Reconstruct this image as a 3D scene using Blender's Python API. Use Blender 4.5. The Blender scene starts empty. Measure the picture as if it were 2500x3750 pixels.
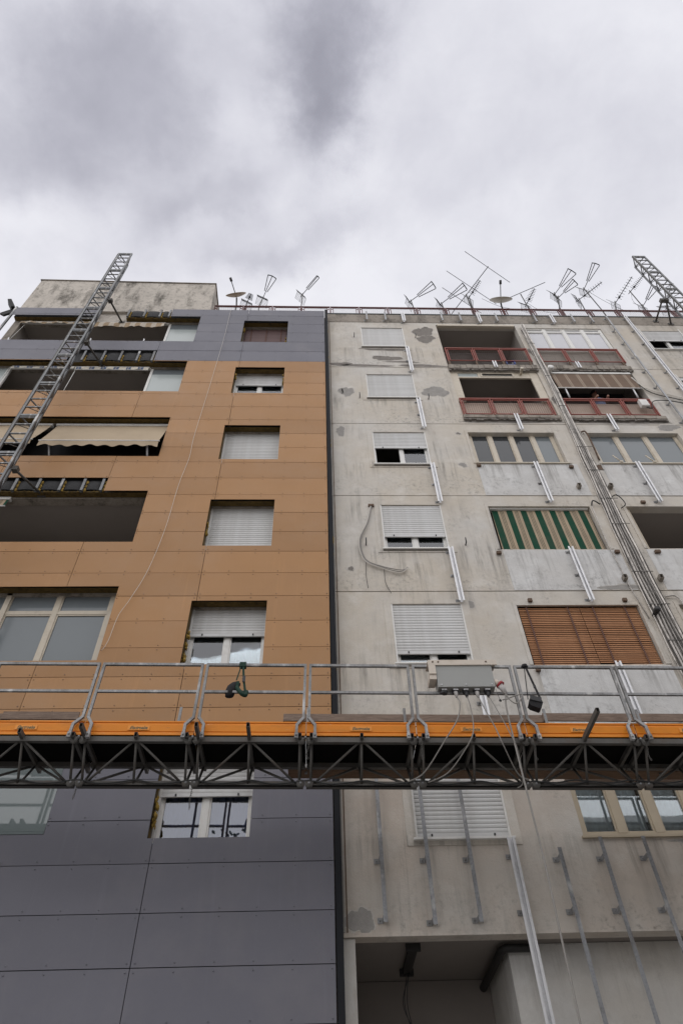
import bpy, bmesh, math, random
from mathutils import Vector, Matrix
random.seed(7)
scene = bpy.context.scene
COL = scene.collection
R_ = math.radians

# ------------------------------------------------------------------ camera
cam = bpy.data.cameras.new('camera'); camo = bpy.data.objects.new('camera', cam); COL.objects.link(camo)
right = (0.999361, -0.0237208, -0.0267380); up = (-0.000816693, -0.763011, 0.646385); fwd = (0.0357341, 0.645950, 0.762543)
camo.matrix_world = Matrix(((right[0], up[0], -fwd[0], 0), (right[1], up[1], -fwd[1], 0), (right[2], up[2], -fwd[2], 1.6), (0, 0, 0, 1)))
cam.sensor_fit = 'VERTICAL'; cam.sensor_height = 36; cam.sensor_width = 24; cam.lens = 24
cam.clip_start = 0.1; cam.clip_end = 2000
scene.camera = camo
scene.render.resolution_x = 682; scene.render.resolution_y = 1024

# ------------------------------------------------------------------ sky and light (overcast)
SUN_EL, SUN_AZ = R_(52), R_(-160)
world = bpy.data.worlds.new('World'); scene.world = world; world.use_nodes = True
wt = world.node_tree; wt.nodes.clear()
def wn(t, **k):
    n = wt.nodes.new(t)
    for a, b in k.items(): setattr(n, a, b)
    return n
def wmath(op, a, b=None, clamp=False):
    n = wn('ShaderNodeMath', operation=op, use_clamp=clamp)
    for i, v in enumerate((a, b)):
        if v is None: continue
        if isinstance(v, (int, float)): n.inputs[i].default_value = v
        else: wt.links.new(v, n.inputs[i])
    return n.outputs[0]
out = wn('ShaderNodeOutputWorld')
sky = wn('ShaderNodeTexSky', sky_type='NISHITA', sun_disc=False, sun_elevation=SUN_EL, sun_rotation=math.pi - SUN_AZ)
bg_sky = wn('ShaderNodeBackground'); bg_sky.inputs[1].default_value = 0.06
wt.links.new(sky.outputs[0], bg_sky.inputs[0])
tc = wn('ShaderNodeTexCoord')
sep = wn('ShaderNodeSeparateXYZ'); wt.links.new(tc.outputs['Generated'], sep.inputs[0])
zc = wmath('ADD', wmath('MAXIMUM', sep.outputs[2], 0.0), 0.35)
px = wmath('DIVIDE', sep.outputs[0], zc); py = wmath('DIVIDE', sep.outputs[1], zc)
cv = wn('ShaderNodeCombineXYZ'); wt.links.new(px, cv.inputs[0]); wt.links.new(py, cv.inputs[1])
warp = wn('ShaderNodeTexNoise'); warp.inputs['Scale'].default_value = 9.0; warp.inputs['Detail'].default_value = 6; warp.inputs['Roughness'].default_value = 0.6
wt.links.new(cv.outputs[0], warp.inputs['Vector'])
n1 = wn('ShaderNodeTexNoise'); n1.inputs['Scale'].default_value = 5.0; n1.inputs['Detail'].default_value = 7; n1.inputs['Roughness'].default_value = 0.5; n1.inputs['Distortion'].default_value = 0.35
ofs = wn('ShaderNodeVectorMath', operation='ADD'); ofs.inputs[1].default_value = (3.1, 1.7, 0.4)
wt.links.new(cv.outputs[0], ofs.inputs[0]); wt.links.new(ofs.outputs[0], n1.inputs['Vector'])
# darker cloud masses where they hang in the sky: (centre x/z', y/z'), radii, rotation, depth
dark = None
CLOUDS = [
    # cx, cy, rx, ry, rot, strength
    (0.006, 0.085, 0.046, 0.055, 0.0, 0.56),
    (0.006, 0.145, 0.030, 0.040, 0.0, 0.36),
    (0.020, 0.030, 0.050, 0.040, 0.0, 0.12),
    (-0.25, 0.125, 0.15, 0.055, -0.30, 0.42),
    (-0.18, 0.165, 0.12, 0.050, -0.55, 0.34),
    (-0.12, 0.215, 0.10, 0.030, -0.38, 0.36),
    (-0.045, 0.250, 0.08, 0.020, -0.32, 0.30),
    (-0.20, 0.060, 0.14, 0.035, 0.25, 0.16),
    (0.16, 0.130, 0.11, 0.060, 0.3, 0.15),
    (0.09, 0.205, 0.11, 0.040, -0.3, 0.16),
    (0.28, 0.11, 0.09, 0.05, 0.3, 0.08),
    (-0.28, 0.232, 0.09, 0.026, 0.0, -0.16),
    (-0.075, 0.105, 0.035, 0.035, 0.0, -0.14),
    (0.045, 0.195, 0.04, 0.025, 0.4, -0.10),
]
wx = wmath('MULTIPLY', wmath('SUBTRACT', warp.outputs[0], 0.5), 0.14)
sepw = wn('ShaderNodeSeparateColor'); wt.links.new(warp.outputs['Color'], sepw.inputs[0])
wy = wmath('MULTIPLY', wmath('SUBTRACT', sepw.outputs[1], 0.5), 0.14)
PX = wmath('ADD', px, wx); PY = wmath('ADD', py, wy)
for cx, cy, rx, ry, rot, s in CLOUDS:
    dx = wmath('SUBTRACT', PX, cx); dy = wmath('SUBTRACT', PY, cy)
    c, sn = math.cos(rot), math.sin(rot)
    u = wmath('DIVIDE', wmath('ADD', wmath('MULTIPLY', dx, c), wmath('MULTIPLY', dy, sn)), rx)
    v = wmath('DIVIDE', wmath('SUBTRACT', wmath('MULTIPLY', dy, c), wmath('MULTIPLY', dx, sn)), ry)
    d2 = wmath('ADD', wmath('MULTIPLY', u, u), wmath('MULTIPLY', v, v))
    g = wmath('MULTIPLY', wmath('EXPONENT', wmath('MULTIPLY', d2, -0.8)), s)
    dark = g if dark is None else wmath('ADD', dark, g)
n2 = wn('ShaderNodeTexNoise'); n2.inputs['Scale'].default_value = 17; n2.inputs['Detail'].default_value = 8; n2.inputs['Roughness'].default_value = 0.58; n2.inputs['Distortion'].default_value = 0.25
wt.links.new(ofs.outputs[0], n2.inputs['Vector'])
nn = wmath('ADD', wmath('MULTIPLY', wmath('SUBTRACT', n1.outputs[0], 0.5), 0.42), wmath('MULTIPLY', wmath('SUBTRACT', n2.outputs[0], 0.5), 0.30))
tot = wmath('ADD', wmath('ADD', dark, nn), 0.07, True)
ramp = wn('ShaderNodeValToRGB'); e = ramp.color_ramp.elements
e[0].position = 0.0; e[0].color = (0.90, 0.90, 0.955, 1); e[1].position = 1.0; e[1].color = (0.29, 0.29, 0.345, 1)
m1 = e.new(0.3); m1.color = (0.70, 0.70, 0.77, 1); m2 = e.new(0.6); m2.color = (0.49, 0.49, 0.56, 1)
wt.links.new(tot, ramp.inputs[0])
bg_cl = wn('ShaderNodeBackground'); bg_cl.inputs[1].default_value = 1.0
wt.links.new(ramp.outputs[0], bg_cl.inputs[0])
mixw = wn('ShaderNodeMixShader'); mixw.inputs[0].default_value = 0.94
wt.links.new(bg_sky.outputs[0], mixw.inputs[1]); wt.links.new(bg_cl.outputs[0], mixw.inputs[2]); wt.links.new(mixw.outputs[0], out.inputs[0])

sun = bpy.data.lights.new('sun', 'SUN'); sun.energy = 1.45; sun.angle = R_(110); sun.color = (1.0, 0.97, 0.93)
suno = bpy.data.objects.new('sun', sun); COL.objects.link(suno)
sd = Vector((math.sin(SUN_AZ) * math.cos(SUN_EL), math.cos(SUN_AZ) * math.cos(SUN_EL), math.sin(SUN_EL)))   # towards the sun
suno.rotation_euler = sd.to_track_quat('Z', 'Y').to_euler(); suno.location = (0, -10, 40)
vs = scene.view_settings; vs.view_transform = 'Standard'; vs.look = 'None'; vs.exposure = 0.0; vs.gamma = 1.0; vs.use_curve_mapping = False

# ------------------------------------------------------------------ materials
MATS = {}
class NB:
    def __init__(s, name):
        s.m = bpy.data.materials.new(name); s.m.use_nodes = True; s.t = s.m.node_tree; s.t.nodes.clear()
        s.out = s.n('ShaderNodeOutputMaterial'); s.b = s.n('ShaderNodeBsdfPrincipled'); s.l(s.b.outputs[0], s.out.inputs[0])
        s.co = s.n('ShaderNodeTexCoord').outputs['Object']
    def n(s, t, **k):
        x = s.t.nodes.new(t)
        for a, b in k.items(): setattr(x, a, b)
        return x
    def l(s, a, b): s.t.links.new(a, b)
    def noise(s, scale, detail=5, rough=0.6, stretch=(1, 1, 1), dist=0.0, off=(0, 0, 0)):
        mp = s.n('ShaderNodeMapping'); mp.inputs['Scale'].default_value = stretch; mp.inputs['Location'].default_value = off; s.l(s.co, mp.inputs[0])
        x = s.n('ShaderNodeTexNoise'); x.inputs['Scale'].default_value = scale; x.inputs['Detail'].default_value = detail; x.inputs['Roughness'].default_value = rough; x.inputs['Distortion'].default_value = dist
        s.l(mp.outputs[0], x.inputs['Vector']); return x.outputs[0]
    def rampf(s, f, a, b):
        x = s.n('ShaderNodeMapRange'); x.inputs[1].default_value = a; x.inputs[2].default_value = b; x.clamp = True; s.l(f, x.inputs[0]); return x.outputs[0]
    def mul(s, f, k):
        x = s.n('ShaderNodeMath', operation='MULTIPLY')
        s.l(f, x.inputs[0])
        if isinstance(k, (int, float)): x.inputs[1].default_value = k
        else: s.l(k, x.inputs[1])
        return x.outputs[0]
    def mix(s, f, a, b, bt='MIX'):
        x = s.n('ShaderNodeMix', data_type='RGBA', blend_type=bt)
        if isinstance(f, (int, float)): x.inputs[0].default_value = f
        else: s.l(f, x.inputs[0])
        for i, c in ((6, a), (7, b)):
            if isinstance(c, tuple): x.inputs[i].default_value = (*c[:3], 1)
            else: s.l(c, x.inputs[i])
        return x.outputs[2]
    def col(s, c):
        if isinstance(c, tuple): s.b.inputs['Base Color'].default_value = (*c[:3], 1)
        else: s.l(c, s.b.inputs['Base Color'])
    def bump(s, h, strength=0.2, dist=0.02):
        x = s.n('ShaderNodeBump'); x.inputs['Strength'].default_value = strength; x.inputs['Distance'].default_value = dist
        s.l(h, x.inputs['Height']); s.l(x.outputs[0], s.b.inputs['Normal'])
    def fin(s, rough=0.7, metal=0.0, spec=0.5):
        if not isinstance(rough, (int, float)): s.l(rough, s.b.inputs['Roughness'])
        else: s.b.inputs['Roughness'].default_value = rough
        s.b.inputs['Metallic'].default_value = metal; s.b.inputs['Specular IOR Level'].default_value = spec
        return s.m
def simple(name, c, rough=0.6, metal=0.0, spec=0.4, var=0.15, scale=6.0, bump=0.0, rnd=0.0, dirt=None, dirt_amt=0.5):
    b = NB(name); f = b.noise(scale, 5, 0.65)
    cc = b.mix(f, tuple(x * (1 - var) for x in c), tuple(min(1, x * (1 + var)) for x in c))
    if dirt: cc = b.mix(b.mul(b.rampf(b.noise(scale * 0.6, 6, 0.7, off=(5, 2, 1)), 0.5, 0.75), dirt_amt), cc, dirt)
    if rnd:
        oi = b.n('ShaderNodeObjectInfo'); hs = b.n('ShaderNodeHueSaturation'); mr = b.n('ShaderNodeMapRange')
        mr.inputs[3].default_value = 1 - rnd; mr.inputs[4].default_value = 1 + rnd; b.l(oi.outputs['Random'], mr.inputs[0]); b.l(mr.outputs[0], hs.inputs['Value']); b.l(cc, hs.inputs['Color']); cc = hs.outputs[0]
    b.col(cc)
    if bump: b.bump(b.noise(scale * 8, 4, 0.6), bump, 0.01)
    return b.fin(rough, metal, spec)

def plaster(name, base, grey, grime=0.55, seed=0.0):
    b = NB(name); o = (seed, seed * 0.7, seed * 1.3)
    big = b.rampf(b.noise(0.55, 5, 0.6, off=o), 0.38, 0.66)
    c = b.mix(big, base, grey)
    mott = b.noise(3.5, 7, 0.7, off=o); c = b.mix(b.mul(b.rampf(mott, 0.40, 0.72), 0.30), c, tuple(x * 0.70 for x in base))
    light = b.rampf(b.noise(1.7, 6, 0.65, off=(seed + 9, 3, 2)), 0.52, 0.70); c = b.mix(b.mul(light, 0.5), c, tuple(min(1, x * 1.2) for x in grey))
    # height within a storey: grime gathers above each joint, streaks run from each sill
    sx = b.n('ShaderNodeSeparateXYZ'); b.l(b.co, sx.inputs[0]); m1 = b.n('ShaderNodeMath', operation='SUBTRACT'); b.l(sx.outputs[2], m1.inputs[0]); m1.inputs[1].default_value = 7.9
    m2 = b.n('ShaderNodeMath', operation='DIVIDE'); b.l(m1.outputs[0], m2.inputs[0]); m2.inputs[1].default_value = 3.075
    m3 = b.n('ShaderNodeMath', operation='FRACT'); b.l(m2.outputs[0], m3.inputs[0]); fr = m3.outputs[0]
    joint = b.rampf(fr, 0.30, 0.02); sillz = b.mul(b.rampf(fr, 0.10, 0.36), b.rampf(fr, 0.43, 0.40))
    st = b.rampf(b.noise(1.0, 7, 0.72, stretch=(6.0, 6.0, 0.40), off=o), 0.50, 0.68)
    c = b.mix(b.mul(b.mul(st, sillz), 0.75 * grime), c, (0.15, 0.138, 0.122))
    area = b.rampf(b.noise(0.8, 3, 0.5, off=(seed + 4, 1, 6)), 0.45, 0.62)
    c = b.mix(b.mul(b.mul(st, area), grime * 0.75), c, (0.13, 0.12, 0.105))
    sp = b.rampf(b.noise(11, 7, 0.78, off=o), 0.50, 0.66); ar2 = b.rampf(b.noise(1.5, 4, 0.6, off=(seed + 14, 2, 9)), 0.42, 0.58)
    c = b.mix(b.mul(b.mul(b.mul(sp, ar2), joint), grime * 1.0), c, (0.085, 0.08, 0.074))
    ar3 = b.rampf(b.noise(1.1, 4, 0.6, off=(seed + 24, 7, 3)), 0.54, 0.66)
    c = b.mix(b.mul(b.mul(sp, ar3), grime * 0.7), c, (0.10, 0.094, 0.085))
    ru = b.rampf(b.noise(2.2, 6, 0.7, stretch=(3, 3, 0.6), off=(seed + 31, 2, 8)), 0.63, 0.76); c = b.mix(b.mul(ru, 0.35), c, (0.34, 0.235, 0.15))
    c = b.mix(b.mul(b.noise(60, 3, 0.6), 0.16), c, (0.12, 0.11, 0.10))
    b.col(c); h = b.n('ShaderNodeMath', operation='ADD'); b.l(b.noise(38, 5, 0.7), h.inputs[0]); b.l(b.mul(b.noise(6, 5, 0.6), 1.5), h.inputs[1])
    b.bump(h.outputs[0], 0.35, 0.012); return b.fin(0.92, 0, 0.2)

def panel_mat(name, c, rnd=0.085):
    b = NB(name)
    f = b.noise(1.6, 5, 0.6); cc = b.mix(f, tuple(x * 0.93 for x in c), tuple(x * 1.07 for x in c))
    sp = b.noise(110, 3, 0.7); cc = b.mix(b.mul(b.rampf(sp, 0.45, 0.75), 0.16), cc, tuple(x * 0.6 for x in c))
    st = b.rampf(b.noise(1.2, 5, 0.6, stretch=(7, 7, 0.35)), 0.58, 0.8); cc = b.mix(b.mul(st, 0.18), cc, tuple(min(1, x * 1.6) for x in c))
    du = b.rampf(b.noise(0.9, 6, 0.65, off=(7, 3, 5)), 0.48, 0.72); cc = b.mix(b.mul(du, 0.08), cc, (0.42, 0.37, 0.32))
    sm = b.rampf(b.noise(4.5, 7, 0.75, dist=1.5, off=(2, 8, 1)), 0.60, 0.74); cc = b.mix(b.mul(sm, 0.14), cc, tuple(x * 0.55 for x in c))
    oi = b.n('ShaderNodeObjectInfo'); hs = b.n('ShaderNodeHueSaturation'); mr = b.n('ShaderNodeMapRange')
    mr.inputs[3].default_value = 1 - rnd; mr.inputs[4].default_value = 1 + rnd; b.l(oi.outputs['Random'], mr.inputs[0]); b.l(mr.outputs[0], hs.inputs['Value']); b.l(cc, hs.inputs['Color'])
    b.col(hs.outputs[0]); b.bump(b.noise(160, 2, 0.6), 0.06, 0.004)
    ro = b.n('ShaderNodeMapRange'); ro.inputs[3].default_value = 0.42; ro.inputs[4].default_value = 0.72; b.l(b.noise(1.1, 5, 0.6), ro.inputs[0]); return b.fin(ro.outputs[0], 0, 0.4)

def concrete(name, c, dark=0.6, seed=0.0):
    b = NB(name); f = b.noise(1.4, 7, 0.7, off=(seed, 1, 2)); cc = b.mix(b.rampf(f, 0.3, 0.7), tuple(x * 0.75 for x in c), c)
    s1 = b.rampf(b.noise(1.1, 7, 0.72, stretch=(2.2, 2.2, 0.7), off=(seed + 3, 5, 1)), 0.50, 0.70); cc = b.mix(b.mul(s1, dark), cc, (0.06, 0.055, 0.045))
    s2 = b.rampf(b.noise(6, 7, 0.75, off=(seed, 4, 7)), 0.52, 0.72); cc = b.mix(b.mul(s2, dark * 0.7), cc, (0.05, 0.047, 0.042))
    b.col(cc); b.bump(b.noise(22, 6, 0.7), 0.6, 0.02); return b.fin(0.95, 0, 0.15)

def stripes(name, cols, period, axis=0, extra=None):
    """cols: list of (start fraction, colour) repeating along the object axis"""
    b = NB(name); sp = b.n('ShaderNodeSeparateXYZ'); b.l(b.co, sp.inputs[0])
    d = b.n('ShaderNodeMath', operation='DIVIDE'); b.l(sp.outputs[axis], d.inputs[0]); d.inputs[1].default_value = period
    fr = b.n('ShaderNodeMath', operation='FRACT'); b.l(d.outputs[0], fr.inputs[0])
    r = b.n('ShaderNodeValToRGB'); r.color_ramp.interpolation = 'CONSTANT'; el = r.color_ramp.elements
    el[0].position = cols[0][0]; el[0].color = (*cols[0][1], 1); el[1].position = cols[1][0]; el[1].color = (*cols[1][1], 1)
    for p, c in cols[2:]: x = el.new(p); x.color = (*c, 1)
    b.l(fr.outputs[0], r.inputs[0])
    c = b.mix(b.mul(b.rampf(b.noise(2.5, 6, 0.65), 0.4, 0.75), 0.3), r.outputs[0], (0.10, 0.085, 0.07))
    b.col(c); b.bump(b.noise(9, 4, 0.6), 0.15, 0.02); return b.fin(0.85, 0, 0.15)

def wood(name, c, dk, stretch=(1.5, 14, 14), rnd=0.08):
    b = NB(name); f = b.noise(2.2, 6, 0.65, stretch=stretch, dist=1.2)
    cc = b.mix(b.rampf(f, 0.35, 0.68), c, dk); cc = b.mix(b.mul(b.rampf(b.noise(2.5, 5), 0.5, 0.8), 0.4), cc, tuple(x * 0.55 for x in dk))
    oi = b.n('ShaderNodeObjectInfo'); hs = b.n('ShaderNodeHueSaturation'); mr = b.n('ShaderNodeMapRange')
    mr.inputs[3].default_value = 1 - rnd; mr.inputs[4].default_value = 1 + rnd; b.l(oi.outputs['Random'], mr.inputs[0]); b.l(mr.outputs[0], hs.inputs['Value']); b.l(cc, hs.inputs['Color'])
    b.col(hs.outputs[0]); b.bump(f, 0.25, 0.01); return b.fin(0.75, 0, 0.3)

def galv(name, c, rough=0.5, metal=0.75):
    b = NB(name); v = b.n('ShaderNodeTexVoronoi'); v.inputs['Scale'].default_value = 30; b.l(b.co, v.inputs['Vector'])
    cc = b.mix(b.rampf(v.outputs['Distance'], 0.1, 0.6), tuple(x * 0.86 for x in c), tuple(min(1, x * 1.12) for x in c))
    cc = b.mix(b.mul(b.rampf(b.noise(3.5, 6, 0.65, stretch=(1, 1, 0.5)), 0.48, 0.66), 0.6), cc, (0.09, 0.08, 0.07))
    cc = b.mix(b.mul(b.rampf(b.noise(4.5, 5, 0.6, stretch=(1, 1, 0.45), off=(3, 3, 3)), 0.56, 0.68), 0.6), cc, (0.72, 0.71, 0.69))
    b.col(cc); return b.fin(rough, metal, 0.5)

def glass(name, tint=(0.9, 0.95, 0.95), refl=0.06):
    m = bpy.data.materials.new(name); m.use_nodes = True; t = m.node_tree; t.nodes.clear()
    o = t.nodes.new('ShaderNodeOutputMaterial'); mx = t.nodes.new('ShaderNodeMixShader'); tr = t.nodes.new('ShaderNodeBsdfTransparent'); gl = t.nodes.new('ShaderNodeBsdfGlossy')
    tr.inputs[0].default_value = (*tint, 1); gl.inputs['Roughness'].default_value = 0.015; gl.inputs[0].default_value = (0.95, 0.97, 1, 1)
    fr = t.nodes.new('ShaderNodeFresnel'); fr.inputs[0].default_value = 1.6
    ad = t.nodes.new('ShaderNodeMath'); ad.operation = 'ADD'; ad.use_clamp = True; ad.inputs[1].default_value = refl; t.links.new(fr.outputs[0], ad.inputs[0])
    nz = t.nodes.new('ShaderNodeTexNoise'); nz.inputs['Scale'].default_value = 1.3; tcx = t.nodes.new('ShaderNodeTexCoord'); t.links.new(tcx.outputs['Object'], nz.inputs['Vector'])
    bp = t.nodes.new('ShaderNodeBump'); bp.inputs['Strength'].default_value = 0.02; bp.inputs['Distance'].default_value = 0.05; t.links.new(nz.outputs[0], bp.inputs['Height']); t.links.new(bp.outputs[0], gl.inputs['Normal'])
    t.links.new(ad.outputs[0], mx.inputs[0]); t.links.new(tr.outputs[0], mx.inputs[1]); t.links.new(gl.outputs[0], mx.inputs[2]); t.links.new(mx.outputs[0], o.inputs[0]); return m

M = MATS
M['plaster'] = plaster('old_plaster', (0.61, 0.555, 0.475), (0.615, 0.59, 0.55), 0.66, 0.0)
M['plaster_grey'] = plaster('grey_plaster', (0.63, 0.615, 0.59), (0.66, 0.66, 0.65), 0.62, 21.0)
M['plaster_low'] = plaster('lower_plaster', (0.56, 0.49, 0.42), (0.55, 0.525, 0.48), 0.45, 43.0)
M['plaster_base'] = plaster('ground_floor_plaster', (0.60, 0.57, 0.52), (0.60, 0.59, 0.565), 0.4, 57.0)
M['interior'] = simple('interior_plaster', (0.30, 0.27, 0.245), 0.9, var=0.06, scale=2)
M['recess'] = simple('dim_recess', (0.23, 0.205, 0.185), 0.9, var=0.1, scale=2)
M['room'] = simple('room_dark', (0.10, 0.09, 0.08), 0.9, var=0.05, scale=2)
M['rim'] = simple('torn_paint_edge', (0.50, 0.47, 0.43), 0.95, var=0.25, scale=14, bump=0.5)
M['cement'] = simple('cement_patch', (0.31, 0.295, 0.275), 0.95, var=0.28, scale=7, bump=0.6, dirt=(0.17, 0.16, 0.145), dirt_amt=0.7)
M['cement_dark'] = simple('bare_render', (0.22, 0.20, 0.18), 0.95, var=0.35, scale=8, bump=0.8, dirt=(0.10, 0.09, 0.08), dirt_amt=0.8)
M['concrete'] = concrete('raw_concrete', (0.37, 0.33, 0.285), 0.85)
M['hut'] = concrete('hut_render', (0.62, 0.57, 0.505), 0.9, 12.0)
M['orange_panel'] = panel_mat('ochre_fibre_cement', (0.365, 0.192, 0.077))
M['grey_panel'] = panel_mat('slate_fibre_cement', (0.145, 0.144, 0.170), 0.06)
M['rivet_grey'] = simple('grey_rivet_heads', (0.135, 0.135, 0.155), 0.4, var=0.1)
M['rivet'] = simple('rivet_heads', (0.20, 0.125, 0.08), 0.5, var=0.1)
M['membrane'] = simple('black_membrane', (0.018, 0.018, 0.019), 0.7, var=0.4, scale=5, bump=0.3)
M['wool_dark'] = simple('dark_wool', (0.13, 0.085, 0.025), 0.95, var=0.6, scale=9, bump=0.9, dirt=(0.02, 0.016, 0.012), dirt_amt=0.9)  # darker, browner wool for insulation edges, opening heads and bay bottoms
M['wool'] = simple('mineral_wool', (0.36, 0.235, 0.05), 0.95, var=0.6, scale=22, bump=0.9, dirt=(0.05, 0.035, 0.02), dirt_amt=0.8)
M['darktrim'] = simple('dark_profile', (0.016, 0.017, 0.020), 0.8, spec=0.2, var=0.15)
M['pvc'] = simple('white_frame', (0.70, 0.69, 0.66), 0.4, var=0.05, dirt=(0.42, 0.38, 0.33), dirt_amt=0.4)
M['cream'] = simple('cream_frame', (0.54, 0.48, 0.385), 0.45, var=0.06, dirt=(0.30, 0.25, 0.19), dirt_amt=0.5)
M['beige_frame'] = simple('beige_frame', (0.42, 0.355, 0.26), 0.4, var=0.06)
M['shutter'] = simple('shutter_pvc', (0.60, 0.60, 0.59), 0.45, var=0.06, scale=3, rnd=0.05, dirt=(0.38, 0.36, 0.33), dirt_amt=0.45)
M['glass'] = glass('window_glass')
M['glass_dark'] = glass('dark_glass', (0.50, 0.53, 0.62), 0.08)
M['frost'] = simple('frosted_glass', (0.17, 0.19, 0.20), 0.12, var=0.06, scale=1.0, spec=0.4)
M['frost_pale'] = simple('pale_frosted_glass', (0.40, 0.44, 0.43), 0.22, var=0.06, scale=1.0, spec=0.5)
M['frost_white'] = simple('curtained_glass', (0.50, 0.50, 0.53), 0.2, var=0.1, scale=9, spec=0.5)
M['frost_dark'] = simple('smoked_glass', (0.040, 0.044, 0.048), 0.12, var=0.15, scale=1.2, spec=0.5)
M['frost_mirror'] = simple('greenish_screen_glass', (0.17, 0.20, 0.20), 0.04, var=0.08, scale=0.8, spec=0.9)
M['curtain'] = simple('net_curtain', (0.72, 0.73, 0.77), 0.85, var=0.05)
M['curtain_grey'] = simple('grey_curtain', (0.40, 0.40, 0.41), 0.85, var=0.08)
M['steel'] = galv('galvanised_steel', (0.25, 0.25, 0.25), 0.55, 0.35)
M['alu'] = simple('bright_aluminium', (0.68, 0.68, 0.69), 0.4, 0.3, var=0.12, scale=8, dirt=(0.3, 0.3, 0.3), dirt_amt=0.5)
M['rail_steel'] = galv('weathered_rail', (0.26, 0.265, 0.275), 0.4, 0.35)
M['mast'] = galv('mast_steel', (0.165, 0.17, 0.175), 0.5, 0.55)
M['truss'] = simple('grimy_truss_steel', (0.095, 0.09, 0.082), 0.6, 0.2, var=0.3, scale=7, dirt=(0.085, 0.052, 0.032), dirt_amt=0.6)
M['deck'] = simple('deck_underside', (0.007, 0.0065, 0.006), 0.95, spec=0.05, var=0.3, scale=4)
b_ = NB('orange_paint'); c_ = b_.mix(b_.noise(3, 5, 0.6), (0.66, 0.205, 0.006), (0.76, 0.255, 0.009))
c_ = b_.mix(b_.mul(b_.rampf(b_.noise(2.2, 6, 0.7, stretch=(1, 1, 4)), 0.52, 0.72), 0.45), c_, (0.40, 0.155, 0.025))
c_ = b_.mix(b_.mul(b_.rampf(b_.noise(7, 6, 0.75, stretch=(0.6, 1, 3), off=(4, 4, 4)), 0.64, 0.70), 0.65), c_, (0.62, 0.50, 0.36))
c_ = b_.mix(b_.mul(b_.rampf(b_.noise(11, 6, 0.8, stretch=(0.3, 1, 3), off=(9, 1, 4)), 0.66, 0.70), 0.8), c_, (0.16, 0.10, 0.06)); b_.col(c_); M['orange_paint'] = b_.fin(0.5, 0, 0.4)
M['sticker'] = simple('sticker', (0.74, 0.27, 0.03), 0.5, var=0.05)
M['ink'] = simple('sticker_ink', (0.022, 0.085, 0.055), 0.5, var=0.05)
M['plank'] = wood('weathered_plank', (0.27, 0.20, 0.155), (0.15, 0.105, 0.08))
M['plank_dark'] = wood('plank_underside', (0.17, 0.10, 0.06), (0.10, 0.06, 0.035))
M['blind'] = wood('varnished_slat', (0.45, 0.23, 0.115), (0.31, 0.145, 0.07), (0.9, 10, 10), 0.12)
M['blind_tape'] = simple('blind_tape', (0.12, 0.06, 0.045), 0.8)
M['brown_blind'] = simple('brown_blind', (0.13, 0.078, 0.075), 0.6, var=0.15, rnd=0.15)
M['red'] = simple('red_oxide_paint', (0.24, 0.044, 0.026), 0.5, var=0.2, scale=8, dirt=(0.10, 0.035, 0.025), dirt_amt=0.5)
M['red_dark'] = simple('dark_red_paint', (0.10, 0.022, 0.020), 0.5, var=0.2, scale=8)
M['wire'] = simple('mesh_wire', (0.50, 0.47, 0.45), 0.5, 0.2, var=0.1)
M['wire_red'] = simple('red_mesh_wire', (0.06, 0.028, 0.022), 0.6, var=0.1)
M['wire_pale'] = simple('pale_mesh_wire', (0.42, 0.36, 0.31), 0.6, var=0.1)
M['infill'] = simple('pinkish_infill', (0.62, 0.49, 0.405), 0.85, var=0.1, scale=3)
M['infill_grey'] = simple('tile_infill', (0.28, 0.25, 0.225), 0.8, var=0.2, scale=4)
M['infill_dark'] = simple('dark_infill', (0.075, 0.06, 0.052), 0.85, var=0.1, scale=3)
M['antenna'] = simple('antenna_metal', (0.022, 0.022, 0.025), 0.5, 0.4, var=0.2)
M['antenna_mast'] = simple('antenna_tube', (0.075, 0.072, 0.07), 0.6, 0.4, var=0.25)
M['dish_cream'] = simple('cream_dish', (0.52, 0.49, 0.42), 0.5, var=0.1)
M['dish_tan'] = simple('tan_dish', (0.42, 0.33, 0.24), 0.6, var=0.12)
M['awn_beige'] = simple('beige_canvas', (0.41, 0.325, 0.225), 0.9, var=0.07, scale=2, dirt=(0.30, 0.23, 0.16), dirt_amt=0.35)
M['awn_beige_stripe'] = stripes('beige_stripe_canvas', [(0, (0.55, 0.49, 0.41)), (0.5, (0.40, 0.30, 0.20))], 0.34)
M['awn_blue'] = stripes('blue_stripe_canvas', [(0, (0.60, 0.56, 0.48)), (0.36, (0.10, 0.13, 0.20)), (0.5, (0.34, 0.33, 0.33)), (0.58, (0.10, 0.13, 0.20)), (0.78, (0.60, 0.56, 0.48))], 0.36)
M['awn_brown'] = stripes('brown_stripe_canvas', [(0, (0.19, 0.135, 0.10)), (0.62, (0.33, 0.265, 0.205)), (0.70, (0.25, 0.195, 0.15)), (0.78, (0.36, 0.29, 0.225)), (0.86, (0.19, 0.135, 0.10))], 0.36)
GR, BE, DK = (0.008, 0.060, 0.034), (0.41, 0.325, 0.23), (0.05, 0.06, 0.04)
M['awn_green'] = stripes('green_stripe_canvas', [(0, GR), (0.42, BE), (0.58, DK), (0.61, BE), (0.67, DK), (0.70, BE), (0.76, DK), (0.79, BE)], 0.335)
M['conduit'] = simple('old_conduit', (0.46, 0.43, 0.395), 0.6, 0.1, var=0.4, scale=7, dirt=(0.05, 0.045, 0.04), dirt_amt=0.95, rnd=0.5)
M['conduit_grimy'] = simple('grimy_conduit', (0.10, 0.092, 0.083), 0.7, 0.0, var=0.5, scale=7, dirt=(0.40, 0.38, 0.35), dirt_amt=0.8, rnd=0.4)
M['conduit_dark'] = simple('black_cable', (0.025, 0.025, 0.025), 0.6, var=0.2)
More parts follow.
